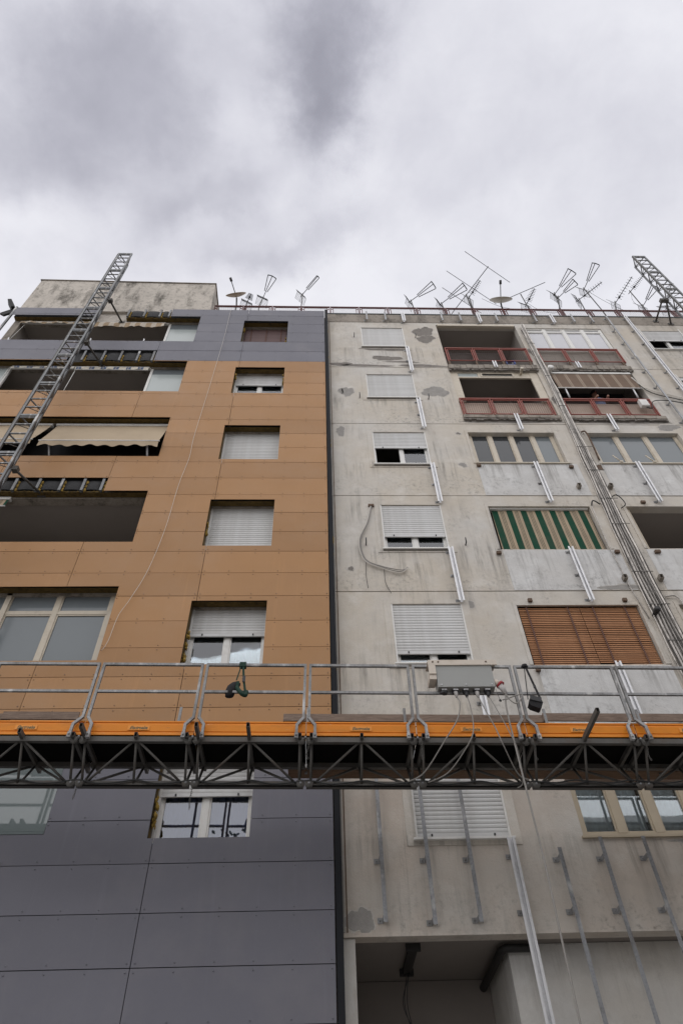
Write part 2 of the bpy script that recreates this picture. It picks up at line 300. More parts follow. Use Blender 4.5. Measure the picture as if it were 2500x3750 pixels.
M['cable_grey'] = simple('grey_cable', (0.26, 0.245, 0.225), 0.6, var=0.1)
M['cable_white'] = simple('white_wire', (0.62, 0.58, 0.52), 0.6, var=0.1)
M['box_grey'] = simple('grey_enamel', (0.33, 0.335, 0.32), 0.45, var=0.05, scale=3)
M['box_cream'] = simple('cream_steel', (0.60, 0.53, 0.45), 0.5, var=0.06, dirt=(0.3, 0.22, 0.15), dirt_amt=0.4)
M['plug'] = simple('plug_black', (0.035, 0.035, 0.037), 0.5, var=0.1)
M['plug_grey'] = simple('plug_grey', (0.45, 0.43, 0.41), 0.5, var=0.05)
M['plug_red'] = simple('plug_red', (0.30, 0.015, 0.02), 0.4, var=0.05)
M['black_fabric'] = simple('black_nylon', (0.014, 0.013, 0.015), 0.8, var=0.4, scale=12, bump=0.4)
M['green_fabric'] = simple('green_webbing', (0.004, 0.032, 0.018), 0.75, var=0.25, scale=15, bump=0.2)
M['blue_plastic'] = simple('blue_plastic', (0.035, 0.075, 0.30), 0.4)
M['skin'] = simple('skin', (0.36, 0.20, 0.145), 0.6, var=0.06)
M['hair'] = simple('dark_hair', (0.018, 0.014, 0.012), 0.7)
M['blouse'] = simple('blue_patterned_cloth', (0.12, 0.16, 0.26), 0.85, var=0.6, scale=30)
M['ground'] = simple('paving', (0.29, 0.28, 0.265), 0.9, var=0.2, scale=0.8, bump=0.2)
M['rust'] = simple('rusty_bracket', (0.12, 0.078, 0.052), 0.8, var=0.4, scale=10)
M['green_trim'] = simple('roof_trim', (0.035, 0.045, 0.045), 0.6)
M['pipe_black'] = simple('black_pipe', (0.02, 0.019, 0.018), 0.55, var=0.3)

# ------------------------------------------------------------------ mesh builder
class MB:
    def __init__(s): s.v = []; s.f = []; s.mi = []; s.sm = []
    def add(s, vs, fs, mi=0, smooth=False):
        o = len(s.v); s.v += [tuple(v) for v in vs]; s.f += [tuple(i + o for i in f) for f in fs]; s.mi += [mi] * len(fs); s.sm += [smooth] * len(fs); return s
    def box(s, x0, x1, y0, y1, z0, z1, mi=0):
        return s.add([(x0, y0, z0), (x1, y0, z0), (x1, y1, z0), (x0, y1, z0), (x0, y0, z1), (x1, y0, z1), (x1, y1, z1), (x0, y1, z1)],
                     [(0, 3, 2, 1), (4, 5, 6, 7), (0, 1, 5, 4), (1, 2, 6, 5), (2, 3, 7, 6), (3, 0, 4, 7)], mi)
    def tube(s, pts, r, n=6, mi=0, cap=True, smooth=True):
        pts = [Vector(p) for p in pts]; rings = []; prev = None
        rr = r if isinstance(r, (list, tuple)) else [r] * len(pts)
        for i, p in enumerate(pts):
            d = (pts[min(i + 1, len(pts) - 1)] - pts[max(i - 1, 0)])
            d = d.normalized() if d.length > 1e-9 else Vector((0, 0, 1))
            if prev is None:
                a = Vector((0, 0, 1)) if abs(d.z) < 0.9 else Vector((1, 0, 0)); u = d.cross(a).normalized()
            else:
                u = prev - d * prev.dot(d); u = u.normalized() if u.length > 1e-6 else d.orthogonal().normalized()
            prev = u; w = d.cross(u)
            rings.append([p + (u * math.cos(t) + w * math.sin(t)) * rr[i] for t in [2 * math.pi * k / n + math.pi / n for k in range(n)]])
        vs = [v for r_ in rings for v in r_]; fs = []
        for i in range(len(pts) - 1):
            for k in range(n): fs.append((i * n + k, i * n + (k + 1) % n, (i + 1) * n + (k + 1) % n, (i + 1) * n + k))
        if cap: fs.append(tuple(range(n - 1, -1, -1))); fs.append(tuple((len(pts) - 1) * n + k for k in range(n)))
        return s.add(vs, fs, mi, smooth)
    def bar(s, p, q, w, h=None, upv=(0, 0, 1), mi=0):
        """rectangular bar from p to q: w across, h along upv"""
        h = w if h is None else h; p, q = Vector(p), Vector(q); d = (q - p).normalized(); u = Vector(upv); u = u - d * u.dot(d)
        u = u.normalized() if u.length > 1e-6 else d.orthogonal().normalized(); x = d.cross(u)
        vs = [e + x * (a * w / 2) + u * (b * h / 2) for e in (p, q) for a, b in ((-1, -1), (1, -1), (1, 1), (-1, 1))]
        return s.add(vs, [(0, 1, 2, 3), (7, 6, 5, 4), (0, 4, 5, 1), (1, 5, 6, 2), (2, 6, 7, 3), (3, 7, 4, 0)], mi)
    def hollow(s, p, q, w, h, t=0.004, upv=(0, 0, 1), mi=0):
        """open-ended rectangular hollow section"""
        p, q = Vector(p), Vector(q); d = (q - p).normalized(); u = Vector(upv); u = (u - d * u.dot(d)).normalized(); x = d.cross(u)
        vs = []
        for e in (p, q):
            for k in (0, t):
                vs += [e + x * (a * (w / 2 - k)) + u * (b * (h / 2 - k)) for a, b in ((-1, -1), (1, -1), (1, 1), (-1, 1))]
        fs = []
        for k in range(4):
            j = (k + 1) % 4
            fs += [(k, j, 8 + j, 8 + k), (4 + j, 4 + k, 12 + k, 12 + j), (k, 4 + k, 4 + j, j), (8 + k, 8 + j, 12 + j, 12 + k)]
        return s.add(vs, fs, mi)
    def plate(s, x0, x1, z0, z1, holes, yf, yb, back=True, mi=0, mi_edge=None):
        """flat slab facing -Y with rectangular holes cut through"""
        mi_edge = mi if mi_edge is None else mi_edge
        hs = [(max(a, x0), min(b, x1), max(c, z0), min(d, z1)) for a, b, c, d in holes]; hs = [h for h in hs if h[1] - h[0] > 1e-4 and h[3] - h[2] > 1e-4]
        xs = sorted({x0, x1} | {h[0] for h in hs} | {h[1] for h in hs}); zs = sorted({z0, z1} | {h[2] for h in hs} | {h[3] for h in hs})
        def solid(i, k):
            if i < 0 or k < 0 or i >= len(xs) - 1 or k >= len(zs) - 1: return False
            cx, cz = (xs[i] + xs[i + 1]) / 2, (zs[k] + zs[k + 1]) / 2
            return not any(h[0] < cx < h[1] and h[2] < cz < h[3] for h in hs)
        o = len(s.v); nx, nz = len(xs), len(zs); idx = lambda i, k, b: o + (k * nx + i) * 2 + b
        for z in zs:
            for x in xs: s.v += [(x, yf, z), (x, yb, z)]
        def F(f, m): s.f.append(f); s.mi.append(m); s.sm.append(False)
        for k in range(nz - 1):
            for i in range(nx - 1):
                if not solid(i, k): continue
                F((idx(i, k, 0), idx(i + 1, k, 0), idx(i + 1, k + 1, 0), idx(i, k + 1, 0)), mi)
                if back: F((idx(i, k, 1), idx(i, k + 1, 1), idx(i + 1, k + 1, 1), idx(i + 1, k, 1)), mi)
                if not solid(i - 1, k): F((idx(i, k, 0), idx(i, k + 1, 0), idx(i, k + 1, 1), idx(i, k, 1)), mi_edge)
                if not solid(i + 1, k): F((idx(i + 1, k, 0), idx(i + 1, k, 1), idx(i + 1, k + 1, 1), idx(i + 1, k + 1, 0)), mi_edge)
                if not solid(i, k - 1): F((idx(i, k, 0), idx(i, k, 1), idx(i + 1, k, 1), idx(i + 1, k, 0)), mi_edge)
                if not solid(i, k + 1): F((idx(i, k + 1, 0), idx(i + 1, k + 1, 0), idx(i + 1, k + 1, 1), idx(i, k + 1, 1)), mi_edge)
        return s
    def prism(s, poly, yf, yb, mi=0):
        """polygon in (x,z) given depth from yf to yb"""
        n = len(poly); vs = [(x, yf, z) for x, z in poly] + [(x, yb, z) for x, z in poly]
        return s.add(vs, [tuple(range(n)), tuple(range(2 * n - 1, n - 1, -1))] + [(i, i + n, (i + 1) % n + n, (i + 1) % n) for i in range(n)], mi)
    def extrude_x(s, prof, x0, x1, mi=0, smooth=False):
        """profile in (y,z), run along x"""
        n = len(prof); vs = [(x0, y, z) for y, z in prof] + [(x1, y, z) for y, z in prof]
        s.add(vs, [(i, (i + 1) % n, (i + 1) % n + n, i + n) for i in range(n)], mi, smooth)
        o = len(s.v) - 2 * n; s.f += [tuple(o + i for i in range(n - 1, -1, -1)), tuple(o + n + i for i in range(n))]; s.mi += [mi] * 2; s.sm += [False] * 2; return s
    def cyl(s, p, q, r, n=12, mi=0): return s.tube([p, q], r, n, mi)
    def blob(s, c, r, seed=0, mi=0, n=6):
        rnd = random.Random(seed); vs = []; fs = []; m = n + 2
        for i in range(n + 1):
            for k in range(m):
                a, b = math.pi * i / n, 2 * math.pi * k / m; q = 1 + rnd.uniform(-0.35, 0.35)
                vs.append((c[0] + r[0] * q * math.sin(a) * math.cos(b), c[1] + r[1] * q * math.sin(a) * math.sin(b), c[2] + r[2] * q * math.cos(a)))
        for i in range(n):
            for k in range(m): fs.append((i * m + k, i * m + (k + 1) % m, (i + 1) * m + (k + 1) % m, (i + 1) * m + k))
        return s.add(vs, fs, mi, True)
    def islands(s):
        par = list(range(len(s.v)))
        def find(i):
            while par[i] != i: par[i] = par[par[i]]; i = par[i]
            return i
        for f in s.f:
            for i in f[1:]: par[find(i)] = find(f[0])
        groups = {}
        for k, f in enumerate(s.f): groups.setdefault(find(f[0]), []).append(k)
        outl = []
        for ks in groups.values():
            b = MB(); mp = {}
            for k in ks:
                for i in s.f[k]:
                    if i not in mp: mp[i] = len(b.v); b.v.append(s.v[i])
                b.f.append(tuple(mp[i] for i in s.f[k])); b.mi.append(s.mi[k]); b.sm.append(s.sm[k])
            outl.append(b)
        return outl
    def mesh(s, name, mats):
        me = bpy.data.meshes.new(name); me.from_pydata(s.v, [], s.f)
        for m in (mats if isinstance(mats, (list, tuple)) else [mats]): me.materials.append(MATS[m])
        me.polygons.foreach_set('material_index', s.mi); me.polygons.foreach_set('use_smooth', s.sm)
        bm = bmesh.new(); bm.from_mesh(me); bmesh.ops.recalc_face_normals(bm, faces=bm.faces); bm.to_mesh(me); bm.free(); me.update(); return me

WL = {}
def attach(o, parent):
    if parent is not None:
        o.parent = parent; o.matrix_parent_inverse = Matrix.Translation(-WL[parent.name])
def thing(name, label, cat, loc=(0, 0, 0), group=None):
    o = bpy.data.objects.new(name, None); COL.objects.link(o); o.location = loc; o.empty_display_size = 0.3; WL[o.name] = Vector(loc)
    tag(o, label, cat, group); return o
def tag(o, label, cat, group=None):
    o['label'] = label; o['category'] = cat
    if group: o['group'] = group
    return o
def part(name, mb, mats, parent=None, loc=(0, 0, 0), label=None, kind=None):
    me = mb if isinstance(mb, bpy.types.Mesh) else mb.mesh(name, mats)
    o = bpy.data.objects.new(name, me); COL.objects.link(o); o.location = loc
    WL[o.name] = Vector(loc)
    # every builder writes world coordinates, so a part's world position is just its own location
    if parent is not None:
        o.parent = parent; o.matrix_parent_inverse = Matrix.Translation(-WL[parent.name])
    if label: o['label'] = label
    if kind: o['kind'] = kind
    return o
def solo(name, mb, mats, label, cat, group=None): return tag(part(name, mb, mats), label, cat, group)
def curve(pts, n=6):
    """smooth path through points"""
    pts = [Vector(p) for p in pts]; o = []
    for i in range(len(pts) - 1):
        p0, p1, p2, p3 = pts[max(i - 1, 0)], pts[i], pts[i + 1], pts[min(i + 2, len(pts) - 1)]
        for k in range(n):
            t = k / n; o.append(0.5 * ((2 * p1) + (p2 - p0) * t + (2 * p0 - 5 * p1 + 4 * p2 - p3) * t * t + (3 * p1 - p0 - 3 * p2 + p3) * t ** 3))
    o.append(pts[-1]); return o

# ------------------------------------------------------------------ ground
g = MB(); g.add([(-400, -400, 0), (400, -400, 0), (400, 400, 0), (-400, 400, 0)], [(0, 1, 2, 3)])
gr = part('ground', g, 'ground'); gr['kind'] = 'structure'

# ================================================================== buildings
YW, YC = 10.0, 9.75            # old wall face, cladding face
clad = thing('apartment_building', 'apartment block newly clad in ochre and slate grey panels', 'building', (-5, 10, 0))
old = thing('apartment_building', 'older apartment block with stained bare plaster and empty metal rails', 'building', (7, 10, 0))

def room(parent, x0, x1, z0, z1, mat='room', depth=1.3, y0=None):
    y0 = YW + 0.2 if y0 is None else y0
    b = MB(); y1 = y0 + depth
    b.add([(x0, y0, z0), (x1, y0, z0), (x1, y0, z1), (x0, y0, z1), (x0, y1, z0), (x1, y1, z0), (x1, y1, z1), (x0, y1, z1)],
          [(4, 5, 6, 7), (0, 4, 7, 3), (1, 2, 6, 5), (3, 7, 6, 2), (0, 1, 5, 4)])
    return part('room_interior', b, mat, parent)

SL = {}
def slat_mesh(w, p, mat):
    key = (round(w, 3), p, mat)
    if key not in SL:
        b = MB(); prof = [(0.010, -p / 2 + 0.002), (0.0, -p / 2 + 0.002), (-0.006, -p * 0.34), (-0.009, 0), (-0.006, p * 0.34), (0.0, p / 2 - 0.001), (0.010, p / 2 - 0.001)]
        b.extrude_x(prof, -w / 2, w / 2, 0, False); SL[key] = b.mesh('slat', mat)
    return SL[key]

def wavy(x0, x1, z0, z1, y, amp=0.02, wl=0.12, n=None):
    b = MB(); n = n or max(8, int((x1 - x0) / wl * 6)); vs = []
    for i in range(n + 1):
        x = x0 + (x1 - x0) * i / n; yy = y + amp * math.sin(2 * math.pi * (x - x0) / wl + 1.3 * math.sin(5 * x)) + 0.5 * amp * math.sin(17 * x)
        vs += [(x, yy, z0), (x, yy, z1), (x, yy + 0.004, z0), (x, yy + 0.004, z1)]
    fs = []
    for i in range(n):
        a, c = i * 4, (i + 1) * 4; fs += [(a, c, c + 1, a + 1), (a + 2, a + 3, c + 3, c + 2), (a, a + 2, c + 2, c), (a + 1, c + 1, c + 3, a + 3)]
    return b.add(vs, fs, 0, True)

def window(parent, x0, x1, z0, z1, y, cols=2, fm='pvc', pm='glass', fw=0.06, mw=0.09, shut=None, pitch=0.066, curtain=None, open_col=None, sill=True, transom=None, sash=True, sill_mat=None, sd=0.14, curt_mat='curtain', split=None):
    f = MB()
    f.box(x0, x0 + fw, y, y + 0.07, z0, z1); f.box(x1 - fw, x1, y, y + 0.07, z0, z1)
    f.box(x0 + fw, x1 - fw, y, y + 0.07, z0, z0 + fw); f.box(x0 + fw, x1 - fw, y, y + 0.07, z1 - fw, z1)
    zt = z1
    if transom: f.box(x0 + fw, x1 - fw, y + 0.002, y + 0.068, transom - 0.035, transom + 0.035); zt = transom + 0.035 - fw + 0.0
    xs = split or [x0 + (x1 - x0) * i / cols for i in range(cols + 1)]
    cols = len(xs) - 1
    for i in range(1, cols): f.box(xs[i] - mw / 2, xs[i] + mw / 2, y - 0.004, y + 0.066, z0 + fw, z1 - fw)
    w = part('window', f, fm, parent)
    for i in range(cols):
        a = x0 + fw if i == 0 else xs[i] + mw / 2; b = x1 - fw if i == cols - 1 else xs[i + 1] - mw / 2
        rows = [(z0 + fw, z1 - fw)] if not transom else [(z0 + fw, transom - 0.035), (transom + 0.035, z1 - fw)]
        for r, (c, d) in enumerate(rows):
            if open_col == i and r == 0: continue
            mat = pm[i] if isinstance(pm, list) else pm
            if sash:
                s = MB(); t = 0.028; s.box(a, a + t, y + 0.012, y + 0.05, c, d); s.box(b - t, b, y + 0.012, y + 0.05, c, d); s.box(a + t, b - t, y + 0.012, y + 0.05, c, c + t); s.box(a + t, b - t, y + 0.012, y + 0.05, d - t, d)
                part('sash', s, fm, w)
            p = MB(); p.box(a + 0.004, b - 0.004, y + 0.034, y + 0.044, c + 0.004, d - 0.004); part('pane', p, mat, w)
    if curtain is not None:
        for a, b in curtain: part('curtain', wavy(a, b, z0 + 0.03, z1 - 0.05, y + 0.17), curt_mat, w)
    if shut:
        zb = z1 - (z1 - z0) * shut; wd = x1 - x0 - 0.05; me = slat_mesh(wd, pitch, 'shutter'); z = z1 - pitch / 2
        gl = MB(); gl.box(x0 - 0.005, x0 + 0.03, y - 0.075, y - 0.012, z0, z1); part('guide_rail', gl, fm, w)
        gl = MB(); gl.box(x1 - 0.03, x1 + 0.005, y - 0.075, y - 0.012, z0, z1); part('guide_rail', gl, fm, w)
        while z - pitch / 2 > zb + 0.03:
            part('slat', me, None, w, ((x0 + x1) / 2, y - 0.045, z)); z -= pitch
        bb = MB(); zt2 = z + pitch / 2; bb.box(x0 + 0.03, x1 - 0.03, y - 0.060, y - 0.030, max(zt2 - 0.07, zb - 0.02), zt2 - 0.003)
        for q in (0.17, 0.83):
            xx = x0 + (x1 - x0) * q; bb.box(xx - 0.012, xx + 0.012, y - 0.078, y - 0.06, zt2 - 0.05, zt2 - 0.02, 1)
        part('bottom_bar', bb, ['shutter', 'plug'], w)
    if sill:
        s = MB(); s.box(x0 - 0.04, x1 + 0.04, y - sd, y - 0.002, z0 - 0.035, z0 - 0.003); part('sill', s, sill_mat or fm, w)
    return w

# ------------------------------------------------------------------ clad building (left)
LX0, LX1 = -9.98, 0.24
WIN = [  # sill, head of the small window column
    (21.30, 22.82), (18.21, 19.68), (15.09, 16.59), (12.03, 13.55), (9.01, 10.50), (6.02, 7.46), (2.95, 4.40)]
WX0, WX1 = -2.38, -0.95
BALC = [(21.30, 23.10), (18.27, 20.03), (15.20, 16.95), (12.15, 13.86), (9.11, 10.88), (6.10, 7.82)]
BX0, BX1 = -9.72, -3.83
courses = [23.65, 23.21, 22.59, 21.96, 21.32, 20.69, 20.05, 19.41, 18.77, 18.14, 17.49, 16.85, 16.21, 15.59, 14.97, 14.34, 13.72, 13.10, 12.47, 11.86, 11.24, 10.62, 10.0, 9.38, 8.76, 8.14, 7.51, 6.90, 6.28, 5.675, 5.055, 4.44, 3.83, 3.21, 2.6, 1.98, 1.37, 0.75, 0.1]
VJ = [LX0, -7.36, -4.83, -2.29, LX1]
holes_clad = [(WX0, WX1, a, b) for a, b in WIN[:6]] + [(BX0 if i else LX0 - 1, BX1, a, b) for i, (a, b) in enumerate(BALC)]
GONE = {(-7.36, 20.69), (-7.36, 14.34)}                      # panels not mounted yet: (column left edge, course head)
extra_holes = [(-7.28, -4.83, 23.06, 23.75), (-9.99, -7.36, 13.8, 14.34)]
gap = 0.005
rv = MB()
for k in range(len(courses) - 1):
    zt, zb = courses[k], courses[k + 1]
    for c in range(4):
        x0, x1 = VJ[c], VJ[c + 1]
        if (x0, zt) in GONE: continue
        hs = holes_clad + extra_holes
        if any(h[0] <= x0 and h[1] >= x1 and h[2] <= zb + 0.03 and h[3] >= zt - 0.03 for h in hs): continue
        m = MB().plate(x0 + gap, x1 - gap, zb + gap, zt - gap, hs, YC, YC + 0.012)
        if not m.f: continue
        zc_ = (zt + zb) / 2
        mat = 'grey_panel' if (zc_ > 20.05 or zc_ < 7.51) else 'orange_panel'
        for isl in m.islands(): part('cladding_panel', isl, mat, clad, (0, random.uniform(0, 0.004), 0))
        n = 6
        for z in (zt - 0.05, zb + 0.05):
            for i in range(n):
                x = x0 + 0.05 + (x1 - x0 - 0.10) * i / (n - 1)
                if any(h[0] - 0.02 < x < h[1] + 0.02 and h[2] - 0.02 < z < h[3] + 0.02 for h in hs): continue
                rv.cyl((x, YC - 0.006, z), (x, YC + 0.001, z), 0.0095, 6, 0 if mat == 'orange_panel' else 1)
part('panel_rivet', rv, ['rivet', 'rivet_grey'], clad, kind='stuff')
# wool with black membrane on it, behind the panels
holes_wool = [(a - 0.015, b + 0.015, c - 0.03, d + 0.05) for a, b, c, d in holes_clad]
part('insulation', MB().plate(LX0 + 0.03, LX1 - 0.01, 0.1, 23.60, holes_wool + [(-7.35, -6.30, 23.06, 23.7)], YW - 0.15, YW - 0.005, mi=0, mi_edge=1), ['membrane', 'wool_dark'], clad)
holes_wall = [(WX0 - 0.01, WX1 + 0.01, a, b + 0.01) for a, b in WIN[:6]] + [(BX0, BX1, a, b) for a, b in BALC]
part('wall', MB().plate(LX0 + 0.03, 0.28, 0, 23.66, holes_wall, YW, YW + 0.2), 'concrete', clad)
part('roof', MB().box(LX0 + 0.03, 0.28, YW + 0.21, 22, 23.2, 23.64), 'concrete', clad)
part('side_wall', MB().box(LX0 + 0.03, LX0 + 0.25, YW + 0.21, 22, 0, 23.19), 'concrete', clad)
part('corner_profile', MB().box(LX1 + 0.012, LX1 + 0.10, YC - 0.006, YC + 0.06, 0.1, 23.75), 'darktrim', clad)
part('corner_profile', MB().box(LX0 - 0.06, LX0 + 0.005, YC - 0.004, YC + 0.05, 0.1, 23.72), 'mast', clad)
part('end_return', MB().box(LX1 + 0.04, LX1 + 0.075, YC + 0.06, YW - 0.003, 0.1, 23.64), 'membrane', clad)
# stairwell hut on the roof
hut = MB(); hut.add([(-9.98, 9.86, 23.66), (-3.62, 9.86, 23.66), (-3.62, 13.2, 23.66), (-9.98, 13.2, 23.66), (-9.98, 9.86, 26.24), (-3.70, 9.86, 26.06), (-3.70, 13.2, 26.1), (-9.98, 13.2, 26.2)],
                   [(0, 3, 2, 1), (4, 5, 6, 7), (0, 1, 5, 4), (1, 2, 6, 5), (2, 3, 7, 6), (3, 0, 4, 7)])
hp = part('roof_hut', hut, 'hut', clad)
part('coping', MB().bar((-10.02, 11.5, 26.255), (-3.66, 11.5, 26.085), 3.36, 0.03), 'concrete', hp)
def ragged(cx, cz, rx, rz, seed, n=44):
    r = random.Random(seed); ph = [r.uniform(0, 6.28) for _ in range(3)]
    o = []
    for i in range(n):
        a = 2 * math.pi * i / n; q = 1 + 0.16 * math.sin(2 * a + ph[0]) + 0.12 * math.sin(3 * a + ph[1]) + 0.07 * math.sin(7 * a + ph[2]) + r.uniform(-0.07, 0.07)
        o.append((cx + rx * q * math.cos(a), cz + rz * q * math.sin(a)))
    return o
part('facade_fascia', MB().plate(-7.35, -6.30, 23.08, 23.66, [], YW - 0.04, YW - 0.003), 'hut', clad)
# bays without panels: rails and bulging membrane
def bare_bay(xs, z0, z1, wool_bottom=True):
    for i, x in enumerate(xs):
        part('cladding_rail', MB().box(x - 0.03, x + 0.03, YC + 0.016, YC + 0.055, z0 - 0.02, z1 + 0.02), 'mast', clad)
        if i < len(xs) - 1:
            a, b = x + 0.05, xs[i + 1] - 0.05
            bl = MB(); n = 8; vs = []
            for k in range(5):
                z = z0 + 0.05 + (z1 - z0 - 0.06) * k / 4
                for j in range(n + 1):
                    u = j / n; q = math.sin(math.pi * u) ** 0.5 * math.sin(math.pi * min(1, 0.15 + k / 4 * 0.75)) ** 0.5
                    vs.append((a + (b - a) * u, YW - 0.155 - 0.055 * q, z))
            bl.add(vs, [(k * (n + 1) + j, k * (n + 1) + j + 1, (k + 1) * (n + 1) + j + 1, (k + 1) * (n + 1) + j) for k in range(4) for j in range(n)], 0, True)
            part('membrane_bulge', bl, 'membrane', clad)
            w = MB()
            for j in range(5): w.blob((a + (b - a) * (j + 0.5) / 5, YW - 0.12, z0 + 0.01), (0.07, 0.05, 0.028), seed=int(x * 100) + j)
            part('wool_tuft', w, 'wool_dark', clad, kind='stuff')
        t = MB()
        for j in range(3): t.blob((x + 0.05, YW - 0.17, z0 + 0.05 + 0.13 * j), (0.03, 0.03, 0.06), seed=int(x * 77) + j + i)
        part('wool_tuft', t, 'wool', clad, kind='stuff')
bare_bay([-6.25, -5.72, -5.20, -4.90], 23.14, 23.62)
bare_bay([-6.95, -6.37, -5.86, -5.35, -4.90], 20.10, 20.64)
bare_bay([-8.4, -7.9, -7.4, -6.9, -6.37, -5.85, -5.35, -4.92], 13.92, 14.30)
# wool poking out round the windows
for (x, z, n, s) in ((-2.36, 6.25, 7, 1), (-2.36, 9.15, 8, 2), (-0.97, 21.45, 4, 3), (-2.37, 22.3, 4, 4), (-0.97, 19.0, 5, 5), (-2.37, 19.2, 4, 6), (-2.37, 12.5, 4, 8)):
    t = MB(); r = random.Random(s)
    for j in range(n * 3):
        q = r.uniform(0.35, 1.15); t.blob((x + r.uniform(-0.025, 0.025), YC + 0.13 + r.uniform(-0.05, 0.06), z + 0.085 * n * r.random() ** 1.4), (0.022 * q, 0.04 * q, 0.05 * q), seed=s * 31 + j, n=5)
    part('wool_tuft', t, 'wool', clad, kind='stuff')
for a, b, c, d in holes_clad:                                   # wool strips along the heads
    if c < 5.5: continue
    t = MB(); n = max(4, int((b - max(a, -9.9)) / 0.16))
    for j in range(n):
        x = max(a, -9.9) + 0.08 + (b - max(a, -9.9) - 0.16) * j / (n - 1)
        if random.random() < 0.35: continue
        if d > 23 and -7.36 < x < -6.28: continue
        t.blob((x, YW - 0.09, d + 0.055), (0.09, 0.04, 0.018), seed=int(c * 50) + j, n=4)
    part('wool_strip', t, 'wool_dark', clad, kind='stuff')
# insulation showing along the seam
t = MB()
for z in (22.4, 20.6, 19.3, 16.1, 15.9, 12.4, 12.3, 11.9, 9.0):
    t.blob((LX1 + 0.085, YW - 0.1, z), (0.03, 0.05, 0.09), seed=int(z * 9))
part('wool_tuft', t, 'wool', clad, kind='stuff')
# windows of the clad building
YI = 10.10
window(clad, WX0, WX1, 18.21, 19.92, YI, 2, shut=0.47, curtain=[(-2.3, -1.0)])
window(clad, WX0, WX1, 15.09, 16.76, YI, 2, shut=0.98)
window(clad, WX0, WX1, 12.03, 13.72, YI, 2, shut=0.985)
window(clad, WX0, WX1, 9.01, 10.66, YI, 2, shut=0.47, curtain=[(-2.28, -1.74), (-1.6, -1.05)])
window(clad, WX0, WX1, 6.02, 7.62, YI, 2, pm='glass_dark', shut=0.52, curtain=[(-2.28, -1.74), (-1.6, -1.05)])
for a, b in WIN[:6]: room(clad, WX0 - 0.05, WX1 + 0.05, a - 0.1, b + 0.3)
w8 = MB(); w8.box(WX0, WX0 + 0.05, YI, YI + 0.06, 21.30, 23.1); w8.box(WX1 - 0.05, WX1, YI, YI + 0.06, 21.30, 23.1); w8.box(WX0 + 0.05, WX1 - 0.05, YI, YI + 0.06, 21.30, 21.36)
part('window', w8, 'brown_blind', clad)
vb = thing('venetian_blind', 'dark brown slatted blind in the top window of the slate grey cladding', 'blind', (-1.66, YI - 0.02, 21.3))
me = MB().bar((-0.66, 0, 0), (0.66, 0, 0), 0.040, 0.004, (0, -0.97, -0.24)).mesh('slat', 'brown_blind')
for i in range(36): part('slat', me, None, vb, (-1.665, YI - 0.02, 21.36 + 0.048 * i))
for x in (-2.15, -1.66, -1.18): part('tape', MB().box(x - 0.016, x + 0.016, YI - 0.046, YI - 0.042, 21.32, 23.12), 'blind_tape', vb)

# balconies of the clad building
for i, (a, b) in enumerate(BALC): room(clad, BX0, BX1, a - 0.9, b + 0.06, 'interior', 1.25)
for i, x in ((2, -7.6), (2, -4.6)):
    pass
# top balcony: pale pane and posts
def framed_pane(x0, x1, z0, z1, y, fm, pm, head=0.0, name='glazed_screen'):
    f = MB(); f.box(x0, x0 + 0.07, y, y + 0.06, z0, z1); f.box(x1 - 0.05, x1, y, y + 0.06, z0, z1); f.box(x0 + 0.07, x1 - 0.05, y, y + 0.06, z0, z0 + 0.05); f.box(x0 + 0.07, x1 - 0.05, y, y + 0.06, z1 - 0.05, z1)
    w = part(name, f, fm, clad)
    if head: part('pane', MB().box(x0 + 0.07, x1 - 0.05, y + 0.02, y + 0.03, z0 + 0.05, z1 - head), pm, w); part('pane', MB().box(x0 + 0.07, x1 - 0.05, y + 0.024, y + 0.034, z1 - head + 0.004, z1 - 0.05), 'frost', w)
    else: part('pane', MB().box(x0 + 0.07, x1 - 0.05, y + 0.02, y + 0.03, z0 + 0.05, z1 - 0.05), pm, w)
    return w
framed_pane(-4.90, -3.80, 21.30, 23.16, 10.03, 'pvc', 'frost_pale', 0.42)
framed_pane(-4.93, -3.80, 18.27, 20.15, 10.03, 'pvc', 'frost_pale', 0.42)
framed_pane(-10.0, -9.02, 18.27, 20.15, 10.03, 'pvc', 'frost_pale', 0.0)
part('lintel_rail', MB().box(-9.7, -4.9, 10.0, 10.06, 23.03, 23.09), 'pvc', clad)
part('lintel_rail', MB().box(-9.0, -4.93, 10.0, 10.06, 19.97, 20.02), 'pvc', clad)
for x in (-9.62, -7.1, -4.9 - 0.55):
    part('clothes_prop', MB().cyl((x, 9.95, 21.3), (x + 0.03, 9.85, 21.62), 0.022, 8), 'alu', clad)
part('clothes_line', MB().tube(curve([(-9.6, 9.88, 21.55), (-7.3, 9.88, 21.50), (-5.4, 9.88, 21.55)]), 0.005, 4), 'cable_white', clad)
part('clothes_line', MB().tube([(-9.62, 9.9, 21.3), (-9.55, 10.0, 22.9)], 0.007, 6), 'pvc', clad)
for x in (-9.05, -7.1): part('awning_cord', MB().tube([(x, 9.98, 19.95), (x - 0.02, 9.98, 18.3)], 0.012, 5), 'pvc', clad)

